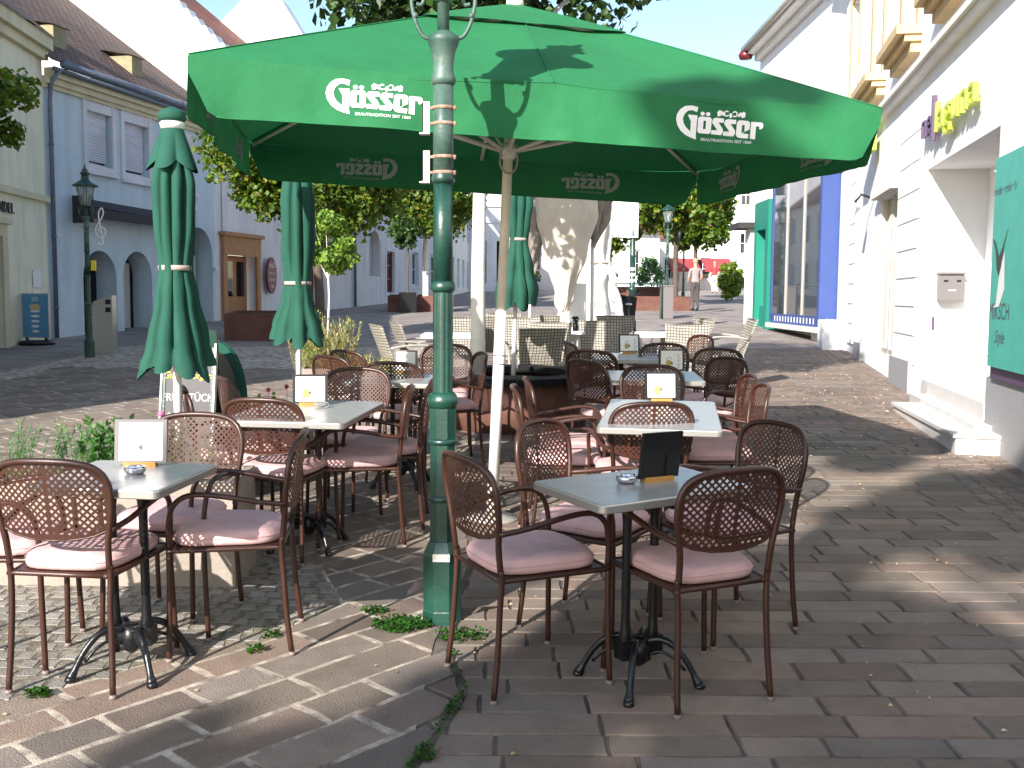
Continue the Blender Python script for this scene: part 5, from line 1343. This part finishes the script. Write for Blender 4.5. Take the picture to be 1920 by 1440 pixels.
planter_box(6.3, 50.2, 2.6, .8, .5, 0, 'long rust planter far behind the lamps', 'corten')
planter_box(-3.3, 33.0, .55, .55, .62, 3, 'tall dark pot of the clipped ball tree', 'iron')
rp = thing('round_planter', 'round rust coloured steel planter with a stone rim around the white trunk', 'planter', gz(.05, 9.92), 0, 'planters', slope=True)
b = MB(); b.lathe([(.66, -.02), (.66, .44), (.62, .44), (.62, .40)], 40); b.build('wall', M['corten'], rp)
b = MB()
for k in range(20):
    a0, a1 = 2*PI*k/20+.01, 2*PI*(k+1)/20-.01; vs = []
    for r, z in ((.50, .44), (.72, .44), (.72, .505), (.50, .505)):
        for a in (a0, (a0+a1)/2, a1): vs.append((r*math.cos(a), r*math.sin(a), z))
    b.add(vs, [(0, 1, 4, 3), (1, 2, 5, 4), (3, 4, 7, 6), (4, 5, 8, 7), (6, 7, 10, 9), (7, 8, 11, 10), (9, 10, 1, 0), (10, 11, 2, 1), (0, 3, 6, 9), (2, 11, 8, 5)])
b.build('rim', M['sett'], rp)
b = MB(); b.lathe([(.6, .40), (.0, .47)], 24); b.build('soil', M['soil'], rp)
# herbs and flowers
def sprig(mb, p, h, rd, ls, nl, tint, lean=.25, wd=.2):
    d = Vector((rd.uniform(-lean, lean), rd.uniform(-lean, lean), 1)).normalized(); q = Vector(p); st = [q.copy()]
    for i in range(5): d = (d+Vector((rd.uniform(-.15, .15), rd.uniform(-.15, .15), .05))).normalized(); q = q+d*h/5; st.append(q.copy())
    mb.tube(st, [.0022]*5+[.001], 4)
    for k in range(nl):
        f = rd.uniform(.1, 1); i = min(4, int(f*5)); p0 = st[i].lerp(st[i+1], f*5-i); e = rnd_dir(rd); e = (e+d*.7).normalized(); v = rd.uniform(.7, 1.25)
        s_ = ls*rd.uniform(.7, 1.2); sd_ = e.cross(d).normalized()*s_*wd*.5
        mb.add([p0, p0+e*s_*.5+sd_, p0+e*s_, p0+e*s_*.5-sd_], [(0, 1, 2, 3)], tint=tuple(c*v for c in tint))
rd = random.Random(5)
for k in range(9):
    x = lerp(-2.5, -1.5, k/8)+rd.uniform(-.04, .04); mb = MB(); hh = rd.uniform(.24, .36) if k < 8 else .2
    dark = k in (4, 5, 6)
    for _ in range(9 if not dark else 12): sprig(mb, (rd.uniform(-.06, .06), rd.uniform(-.08, .08), 0), hh*rd.uniform(.6, 1.1)*(.85 if dark else 1), rd, .028 if not dark else .04, 60 if not dark else 40, (1.1, 1.1, 1.0) if not dark else (.55, .75, .4), .35, .22 if not dark else .6)
    o = mb.build('herb_plant', M['leafr']); o.location = gz(x, 5.02+rd.uniform(-.05, .05), .45)
    tag(o, ['rosemary plant at the left end of the concrete planter', 'second rosemary from the left in the concrete planter', 'tall rosemary left of the middle in the concrete planter', 'rosemary just left of the dark leafed herbs', 'left one of the dark leafed herbs', 'middle one of the dark leafed herbs', 'right one of the dark leafed herbs', 'rosemary right of the dark leafed herbs', 'small rosemary behind the white menu holder'][k], 'herb', 'herbs in the concrete planter')
def flower(x, y, h, z0, col, label, ball=True):
    mb = MB(); mb.tube([(0, 0, 0), (.01, 0, h*.5), (.0, .01, h)], .002, 5)
    for k in range(60):
        e = rnd_dir(rd); e.z = abs(e.z) if not ball else e.z; v = rd.uniform(.8, 1.3); leafquad(mb, Vector((0, .01, h))+e*.014, e, .016, .012, tuple(c*v for c in col), rd=rd)
    o = mb.build('flower', M['petal']); o.location = gz(x, y, z0); tag(o, label, 'flower', 'flowers in the planters')
flower(-1.70, 5.0, .34, .45, (1.2, 1.7, 1.5), 'pale pink ball shaped flower on a long stem left of the white menu')
flower(-1.80, 5.05, .26, .45, (1.0, .6, .9), 'deep pink flower beside the pale ball flower')
flower(-1.58, 7.25, .30, .36, (1.1, .6, .7), 'pink rose left of the black framed menu')
flower(-1.72, 7.3, .27, .36, (1.3, .9, .8), 'pink rose above the reddish chair on the left')
mb = MB()
for _ in range(26): sprig(mb, (rd.uniform(-.36, .36), rd.uniform(-.12, .12), 0), rd.uniform(.12, .26), rd, .04, 30, (1.1, 1.3, .5), .4, .6)
o = mb.build('flower_plants', M['leafl']); o.location = gz(-1.85, 7.3, .35); tag(o, 'low yellow green foliage in the planter behind the board', 'foliage', kind='stuff')
for (dx, dy, n_, hh, lb) in ((-.05, .0, 130, .5, 'tuft of tall dry grass and seed heads around the thin stem'), (.50, .05, 190, .36, 'broad tuft of dry grass beside the stone planter')):
    mb = MB()
    for _ in range(n_): sprig(mb, (rd.uniform(-.3, .3), rd.uniform(-.25, .25), 0), hh*rd.uniform(.5, 1.25), rd, .05, 24, (1, 1, .9) if rd.random() < .6 else (.6, .85, .4), .45, .3)
    o = mb.build('grass_tuft', M['grassy']); o.location = gz(-1.95+dx, 11.2+dy, .38 if dx < 0 else .12); tag(o, lb, 'grass', 'grass tufts')
mb = MB()
def weed(x, y, n, r):
    for _ in range(n):
        a = rd.uniform(0, 6.28); q = r*rd.random()**.6; px, py = x+q*math.cos(a)*1.5, y+q*math.sin(a)
        e = Vector((rd.uniform(-.7, .7), rd.uniform(-.7, .7), 1)).normalized(); v = rd.uniform(.5, 1.2)
        leafquad(mb, Vector((px, py, SL*py+rd.uniform(.004, .03))), e, .022, .014, (v*.7, v*1.1, v*.4), rd=rd)
weed(-.46, 4.28, 520, .085); weed(-.2, 4.15, 200, .07); weed(-.6, 4.45, 80, .04); weed(-1.66, 3.55, 120, .03); weed(-.98, 4.15, 60, .03); weed(-1.0, 3.98, 60, .025)
for (ax, ay), (bx_, by_) in zip(BR, BR[1:5]):
    for k in range(14):
        t_ = rd.random(); weed(lerp(ax, bx_, t_), lerp(ay, by_, t_), 4, .012)
weed(-.2, 3.45, 30, .02); weed(-.25, 3.1, 40, .03)
tag(mb.build('weeds', M['leafd']), 'small green weeds growing in the paving joints by the lamp post', 'weeds', kind='stuff')
mb = MB()
for k in range(7): mb.add([(.03*math.cos(k)*k*.3, .012*k, .002*k), (.03+.02*k, .01*k+.03, .02), (.05+.01*k, .01*k+.05, .012), (.02, .01*k+.03, .004)], [(0, 1, 2, 3)])
o = mb.build('crumpled_paper', M['grey_fab']); o.location = gz(-.17, 4.42, .01); tag(o, 'scrap of grey litter at the foot of the lamp post', 'litter')

# ---------------------------------------------------------------- beige wicker chairs of the next cafe
def make_wicker():
    t = thing('wicker_chair', 'x', 'chair', slope=True)
    yb = lambda z: -.20-.16*(z-.42)/.45
    b = MB()
    def bk(x, z, o): return (x*lerp(.9, 1.06, (z-.42)/.45), yb(z)+o-.02*(1-(x/.25)**2), z)
    b.grid(lambda u, v: bk(-.235+.47*u, .40+.47*v, 0), 8, 8); b.grid(lambda u, v: bk(.235-.47*u, .40+.47*v, -.022), 8, 8)
    for x in (-.235, .235): b.add([bk(x, .40, 0), bk(x, .87, 0), bk(x, .87, -.022), bk(x, .40, -.022)], [(0, 1, 2, 3)])
    b.add([bk(-.235, .87, 0), bk(.235, .87, 0), bk(.235, .87, -.022), bk(-.235, .87, -.022)], [(0, 1, 2, 3)])
    bo = b.build('backrest', M['wicker'], t)
    s_ = MB(); s_.box((-.23, -.22, .40), (.23, .23, .435)); s_.build('seat', M['wicker'], t)
    for sx in (-1, 1):
        a = MB(); a.tube(smooth_path([(sx*.245, -.27, .63), (sx*.25, -.1, .655), (sx*.25, .12, .655), (sx*.25, .215, .62), (sx*.248, .235, .55), (sx*.242, .235, .42)], 4), .0125, 8); a.build('armrest', M['alu'], t)
        for (yy, y0) in ((.235, .25), (-.21, -.27)):
            l = MB(); l.tube([(sx*.242, yy, .43), (sx*.245, y0, 0)], .0125, 8); l.build('leg', M['alu'], t)
    return t
wk = make_wicker(); wused = []
for (x, y, p, lb) in [
 (.42, 11.55, 268, 'beige wicker chair in the middle with a dark shaded right side'), (.10, 12.5, 272, 'beige wicker chair behind the closed green parasol pole'),
 (1.0, 11.9, 265, 'beige wicker chair below the white parasol skirt'), (1.86, 11.3, 255, 'beige wicker chair behind the farthest brown chairs at right'),
 (2.62, 13.0, 180, 'beige wicker chair seen edge-on at the right end of the group'), (-.62, 12.5, 275, 'beige wicker chair between the lamp post and the white trunk'),
 (-1.12, 11.3, 22, 'beige wicker chair seen from the side at the left end of the group'), (-.98, 11.9, 20, 'second leaning beige wicker chair at the left end of the group'),
 (-.15, 13.6, 268, 'rear beige wicker chair left of the grey parasol'), (1.35, 13.2, 272, 'rear beige wicker chair right of the white parasol'),
 (.55, 13.9, 90, 'rear beige wicker chair beneath the cream parasol'), (2.05, 12.9, 200, 'beige wicker chair beside the round white table at right'), (.25, 11.1, 100, 'beige wicker armchair with shining arms before the round planter'), (-.35, 13.5, 90, 'beige wicker chair beyond the white trunk')]:
    if not wused: wk.location = gz(x, y); wk.rotation_euler = (SL, 0, math.radians(p-90)); wk['label'] = lb; wk['group'] = 'beige wicker chairs'; wused.append(1)
    else: dup(wk, gz(x, y), math.radians(p-90), lb, 'beige wicker chairs')
for (x, y, lb) in ((-.7, 11.7, 'white table beside the white tree trunk'), (1.75, 12.1, 'white table at the right of the wicker chairs'), (.55, 12.5, 'white table under the cream covered parasol')):
    t = thing('bistro_table', lb, 'table', gz(x, y), 0, 'white tables of the next cafe', slope=True)
    b = MB(); slabmesh(b, rrect(.62, .62, .06), [(0, .71), (0, .74)]); b.build('tabletop', M['whitetop'], t)
    b = MB(); b.tube([(0, 0, .02), (0, 0, .71)], .03, 10); b.lathe([(.22, 0), (.2, .02), (.04, .04)], 16); b.build('pedestal', M['alu'], t)
v_ = MB(); v_.lathe([(.03, 0), (.035, .05), (.025, .1)], 12)
for k in range(30): e = rnd_dir(rd); leafquad(v_, Vector((0, 0, .14))+e*.04, e, .04, .03, (1, 1, 1), rd=rd)
o = v_.build('potted_herb', M['leafl']); o.location = gz(.75, 12.4, .74); tag(o, 'small green pot plant on the white table under the cream parasol', 'plant')

# ---------------------------------------------------------------- boards, signs and street furniture
ab = thing('menu_board', 'green framed A-board reading Guten Morgen FRÜHSTÜCK behind the front parasol', 'board', gz(-2.03, 6.35), math.radians(-6), slope=True)
fn = lambda X, Y, Z: (X*.82, Y+Z*.16, Z*.92)
q = MB()
for x in (-.2, .18): q.box((x, -.012, 0), (x+.022, .012, 1.12), fn=fn)
q.box((-.178, -.012, 1.1), (.18, .012, 1.12), fn=fn); q.box((-.178, -.012, .1), (.18, .012, .13), fn=fn); q.build('frame', M['lampgreen'], ab)
q = MB()
for x in (-.214, .202): q.box((x, -.02, 0), (x+.014, .014, 1.13), fn=fn)
q.build('side_rail', M['whitepole'], ab)
q = MB(); q.box((-.178, -.006, .13), (.18, .006, 1.1), fn=fn); bo = q.build('board', M['slate'], ab)
q = MB(); text_mesh('Guten Morgen!', .064, lambda x, y_, z: fn(x-.0, -.009, .87+y_), q, shear=.35); q.build('yellow_writing', M['yellowp'], bo)
q = MB(); text_mesh('FRÜHSTÜCK', .072, lambda x, y_, z: fn(x, -.009, .72+y_), q); text_mesh('Service', .05, lambda x, y_, z: fn(x-.08, -.009, .605+y_), q); q.build('white_writing', M['paper'], bo)
q = MB(); q.box((-.19, .30, 0), (.18, .32, 1.1), fn=lambda X, Y, Z: (X, Y-Z*.14, Z)); q.build('rear_board', M['lampgreen'], ab)
rb_ = thing('round_board', 'dark green rounded board half hidden behind the breakfast board', 'board', gz(-1.92, 6.85), math.radians(-30), slope=True)
q = MB(); outl = [(-.22, 0), (.22, 0)]+[(.22*math.cos(a), .62+.38*math.sin(a)) for a in [PI*k/14 for k in range(15)]]
q.add([(x, -.02, z) for x, z in outl]+[(x, .02, z) for x, z in outl], [tuple(range(17)), tuple(range(33, 16, -1))]+[(i, (i+1) % 17, (i+1) % 17+17, i+17) for i in range(17)]); q.build('board', M['cover'], rb_)
q = MB(); o2 = [(x*.82, .08+z*.86) for x, z in outl]; q.add([(x, -.024, z) for x, z in o2], [tuple(range(17))]); q.build('panel', M['carpaint'], rb_)
# ice cream poster stand
ps = thing('poster_stand', 'blue ice cream poster stand in front of the cream house', 'poster stand', gz(-8.78, 19.2), math.radians(-14))
ps.scale = (.66, .66, .66)
q = MB(); q.box((-.44, -.03, .17), (.44, .03, 1.42)); fo = q.build('frame', M['alu'], ps)
q = MB(); q.add([(-.41, -.034, .2), (.41, -.034, .2), (.41, -.034, 1.39), (-.41, -.034, 1.39)], [(0, 1, 2, 3)]); po = q.build('poster', M['posterblue'], ps)
q = MB(); text_mesh('EIS', .17, lambda x, y_, z: (x, -.037, 1.2+y_), q)
for k in range(5): r_ = .16-.012*k; zz = .92-.14*k; q.add([(r_*math.cos(a), -.037, zz+.035*math.sin(a)) for a in [2*PI*j/16 for j in range(16)]], [tuple(range(16))])
q.build('print', M['paper'], po)
q = MB(); q.add([(.19*math.cos(a), -.038, 1.03+.09*math.sin(a)) for a in [2*PI*j/16 for j in range(16)]], [tuple(range(16))]); q.build('ice_cream', M['yellow'], po)
q = MB(); q.lathe([(.48, 0), (.48, .06), (.42, .10), (.1, .12)], 28); q.box((-.34, -.03, .1), (-.28, .03, .2)); q.box((.28, -.03, .1), (.34, .03, .2)); q.build('base', M['iron'], ps)
# silver info pillar
ip = thing('info_pillar', 'silver pillar with two black windows beside the shaded lamp post', 'pillar', gz(-6.86, 17.5), 0)
ip.scale = (.8, .9, 1)
q = MB(); q.box((-.22, -.11, 0), (.22, .11, .75)); q.add([(-.22, -.11, .75), (.22, -.11, .75), (.22, .11, .75), (-.22, .11, .75), (-.16, -.11, .86), (.22, -.11, .96), (.22, .11, .96), (-.16, .11, .86)], [(0, 1, 5, 4), (1, 2, 6, 5), (2, 3, 7, 6), (3, 0, 4, 7), (4, 5, 6, 7)]); q.build('body', M['steeledge'], ip)
for z in (.72, .85):
    q = MB(); q.box((.08, -.116, z-.04), (.19, -.111, z+.04)); q.build('panel', M['black'], ip)
# treble clef on the lamp post
tc_ = thing('music_sign', 'white treble clef with staff lines fixed to the shaded lamp post', 'sign', gz(-6.60, 16.55, 2.06))
tc_.scale = (.68, .68, .68)
q = MB(); cl = [(.02, -.42), (-.05, -.44), (-.08, -.36), (-.02, -.31), (.04, -.36), (.04, -.46), (.0, -.52), (-.09, -.48)]
main = [(-.06, -.36), (.0, -.42), (.05, -.34), (.02, -.1), (-.04, .2), (-.03, .36), (.03, .44), (.07, .34), (.02, .2), (-.07, .06), (-.12, -.06), (-.09, -.19), (.0, -.24), (.09, -.19), (.11, -.08), (.04, .0), (-.04, -.04), (-.03, -.12)]
q.tube([(x+.14, 0, z) for x, z in smooth2] if False else smooth_path([(x+.14, 0, z) for x, z in main], 4), .017, 8)
q.lathe([(.005, -.02), (.035, 0), (.005, .02)], 12, (.09, 0, -.36)); q.build('clef', M['paper'], tc_)
q = MB()
for k in range(5): q.tube([(-.17, 0, .12-.07*k), (.22, 0, .06-.06*k)], .005, 5)
q.build('staff_lines', M['alu'], tc_)
ys = _MB(); ys.box((-.02, -.02, -.09), (.05, .02, .07)); o = ys.build('waste_sticker', M['lime']); o.data.materials[0] = M['yellowp']; o.location = gz(-6.62, 16.48, 1.47); tag(o, 'small yellow tag on the shaded lamp post', 'tag')
# green posts and the white panel
pp_ = thing('sign_post', 'dark green post with stickers carrying a large white panel', 'sign post', gz(2.62, 22.9))
q = MB(); q.lathe([(.10, 0), (.10, .3), (.075, .34), (.07, .95), (.09, .97), (.09, 1.02), (.06, 1.05), (.06, 1.7), (.075, 1.72), (.06, 1.75), (.055, 3.6)], 16); q.build('pole', M['lampgreen'], pp_)
q = MB()
for z in (1.15, 1.28, 1.4): q.lathe([(.0625, z), (.0625, z+.07)], 12)
q.build('sticker', M['paper'], pp_)
q = MB()
def pnl(u, v): x = lerp(-.92, .10, u); z = lerp(2.14, 3.45, v); return (x, -.12+.05*math.sin(u*9)*math.sin(v*4+1)+.12*(v-.5)**2, z)
q.grid(pnl, 16, 10); q.grid(lambda u, v: (pnl(1-u, v)[0], pnl(1-u, v)[1]+.04, pnl(1-u, v)[2]), 16, 10); q.box((-.92, -.1, 2.12), (.1, -.04, 2.15)); q.build('panel', M['white_fab'], pp_)
rl = thing('barrier', 'low green barrier rail between post and street lamp', 'barrier', gz(3.4, 30))
q = MB(); q.tube([(-.6, 0, .0), (-.6, 0, 1.0), (.9, 0, 1.0), (.9, 0, 0)], .035, 8); q.build('rail', M['lampgreen'], rl)
bx = MB(); bx.box((-.17, -.2, 0), (.17, .2, .92)); bx.box((-.19, -.22, .92), (.19, .22, .96)); o = bx.build('switch_cabinet', M['mail']); o.location = gz(4.45, 30.2); tag(o, 'grey switch cabinet at the foot of the nearest far lamp', 'cabinet')
# scooter behind the white parasol
scq = thing('scooter', 'dark parked motor scooter half hidden behind the white closed parasol', 'scooter', gz(1.85, 18.9), math.radians(205))
for y_ in (-.5, .5):
    q = MB(); q.tube([(0, y_+.2*math.cos(a), .24+.2*math.sin(a)) for a in [2*PI*k/20 for k in range(20)]], .05, 8, closed=True); wo_ = q.build('wheel', M['rubber'], scq)
    q = MB(); q.lathe([(.1, -.02), (.1, .02)], 14); q.v = [(z, y_+x, .24+y) for x, y, z in q.v]; q.build('rim', M['chrome'], wo_)
q = MB(); q.grid(lambda u, v: (.17*math.cos(PI*(u))*math.sin(PI*min(1, v*1.05))**.5, lerp(-.68, .15, v), .42+.28*math.sin(PI*u)*math.sin(PI*(.15+v*.8))), 12, 12); q.box((-.13, -.1, .25), (.13, .3, .33)); q.build('body', M['carpaint'], scq)
q = MB(); q.grid(lambda u, v: (lerp(-.2, .2, u), .32+.12*v-.06*math.sin(PI*u), lerp(.25, .95, v)), 8, 8); q.tube([(-.3, .38, 1.02), (0, .44, .95), (.3, .38, 1.02)], .02, 8); q.tube([(0, .44, .95), (0, .5, .25)], .035, 8); q.build('leg_shield', M['carpaint'], scq)
q = MB(); q.box((-.12, -.6, .70), (.12, -.02, .78)); q.build('seat', M['rubber'], scq)
q = MB(); q.lathe([(.07, 0), (.075, .03), (.05, .05)], 14, (0, .47, .8)); q.build('headlight', M['chrome'], scq)
for sx in (-.32, .32):
    q = MB(); q.tube([(sx*.8, .38, 1.02), (sx, .36, 1.18)], .008, 6); q.box((sx-.05, .35, 1.15), (sx+.05, .36, 1.22)); q.build('mirror', M['carpaint'], scq)

# ---------------------------------------------------------------- people
def person(x, y, rz, label, joints, bones, zones, hair, h=1.74):
    t = thing('person', label, 'person', gz(x, y, 0), rz)
    me = bpy.data.meshes.new('b'); me.from_pydata([j[0] for j in joints], bones, []); ob = bpy.data.objects.new('b', me); C.objects.link(ob)
    sk = ob.modifiers.new('s', 'SKIN'); ss = ob.modifiers.new('d', 'SUBSURF'); ss.levels = 2; ss.render_levels = 2
    for i, j in enumerate(joints):
        r = j[1]; me.skin_vertices[0].data[i].radius = r if isinstance(r, tuple) else (r, r)
    me.skin_vertices[0].data[0].use_root = True
    dg = bpy.context.evaluated_depsgraph_get(); m2 = bpy.data.meshes.new_from_object(ob.evaluated_get(dg)); bpy.data.objects.remove(ob)
    m2.name = 'body'; m2.materials.clear()
    for z in zones: m2.materials.append(M[z[0]])
    for p in m2.polygons:
        p.use_smooth = True; c = p.center
        for i, z in enumerate(zones):
            if z[1](c): p.material_index = i; break
    o = bpy.data.objects.new('body', m2); C.objects.link(o); o.parent = t
    hp = MB(); hp.grid(lambda u, v: (hair[0]+.088*math.cos(2*PI*u)*math.sin(PI*.62*v), hair[1]+.1*math.sin(2*PI*u)*math.sin(PI*.62*v), hair[2]+.115*math.cos(PI*.62*v)), 16, 10)
    hp.build('hair', M['hair'], t)
    for sx in (-.034, .034):
        e = MB(); e.lathe([(.002, -.008), (.009, 0), (.002, .008)], 8, (hair[0]+sx, hair[1]+.088, hair[2]-.005)); e.build('eye', M['black'], t)
    return t
J = [((0, 0, .94), (.125, .10)), ((0, .0, 1.12), (.12, .09)), ((0, .0, 1.32), (.15, .10)), ((0, .0, 1.44), (.08, .07)), ((0, .02, 1.52), .052), ((0, .035, 1.60), (.07, .085)), ((0, .04, 1.67), (.068, .08)),
     ((.17, 0, 1.41), .055), ((.22, -.02, 1.16), .043), ((.19, .14, 1.0), .034), ((.17, .24, 1.04), .03), ((-.17, 0, 1.41), .055), ((-.23, .0, 1.16), .043), ((-.2, .14, .98), .034), ((-.17, .22, 1.02), .03),
     ((.095, 0, .86), .085), ((.10, .05, .48), .06), ((.10, -.02, .09), .042), ((.105, .13, .04), .036), ((-.095, 0, .86), .085), ((-.10, -.02, .48), .06), ((-.10, -.16, .12), .042), ((-.105, -.04, .05), .036)]
Bn = [(0, 1), (1, 2), (2, 3), (3, 4), (4, 5), (5, 6), (2, 7), (7, 8), (8, 9), (9, 10), (2, 11), (11, 12), (12, 13), (13, 14), (0, 15), (15, 16), (16, 17), (17, 18), (0, 19), (19, 20), (20, 21), (21, 22)]
person(6.15, 35.2, math.radians(8), 'man in a grey T-shirt and dark trousers walking away up the street', J, Bn,
       [('rubber', lambda c: c.z < .10), ('trouser', lambda c: c.z < .98 and abs(c.x) < .185), ('skin', lambda c: c.z > 1.475 or (abs(c.x) > .13 and c.z < 1.19)), ('tgrey', lambda c: True)], (0, .025, 1.665))
person(11.2, 58, math.radians(160), 'person in a red top and white trousers far off beside the tall bush', J, Bn,
       [('rubber', lambda c: c.z < .10), ('white_fab', lambda c: c.z < .98 and abs(c.x) < .185), ('skin', lambda c: c.z > 1.475 or (abs(c.x) > .13 and c.z < 1.19)), ('red', lambda c: True)], (0, .025, 1.665))
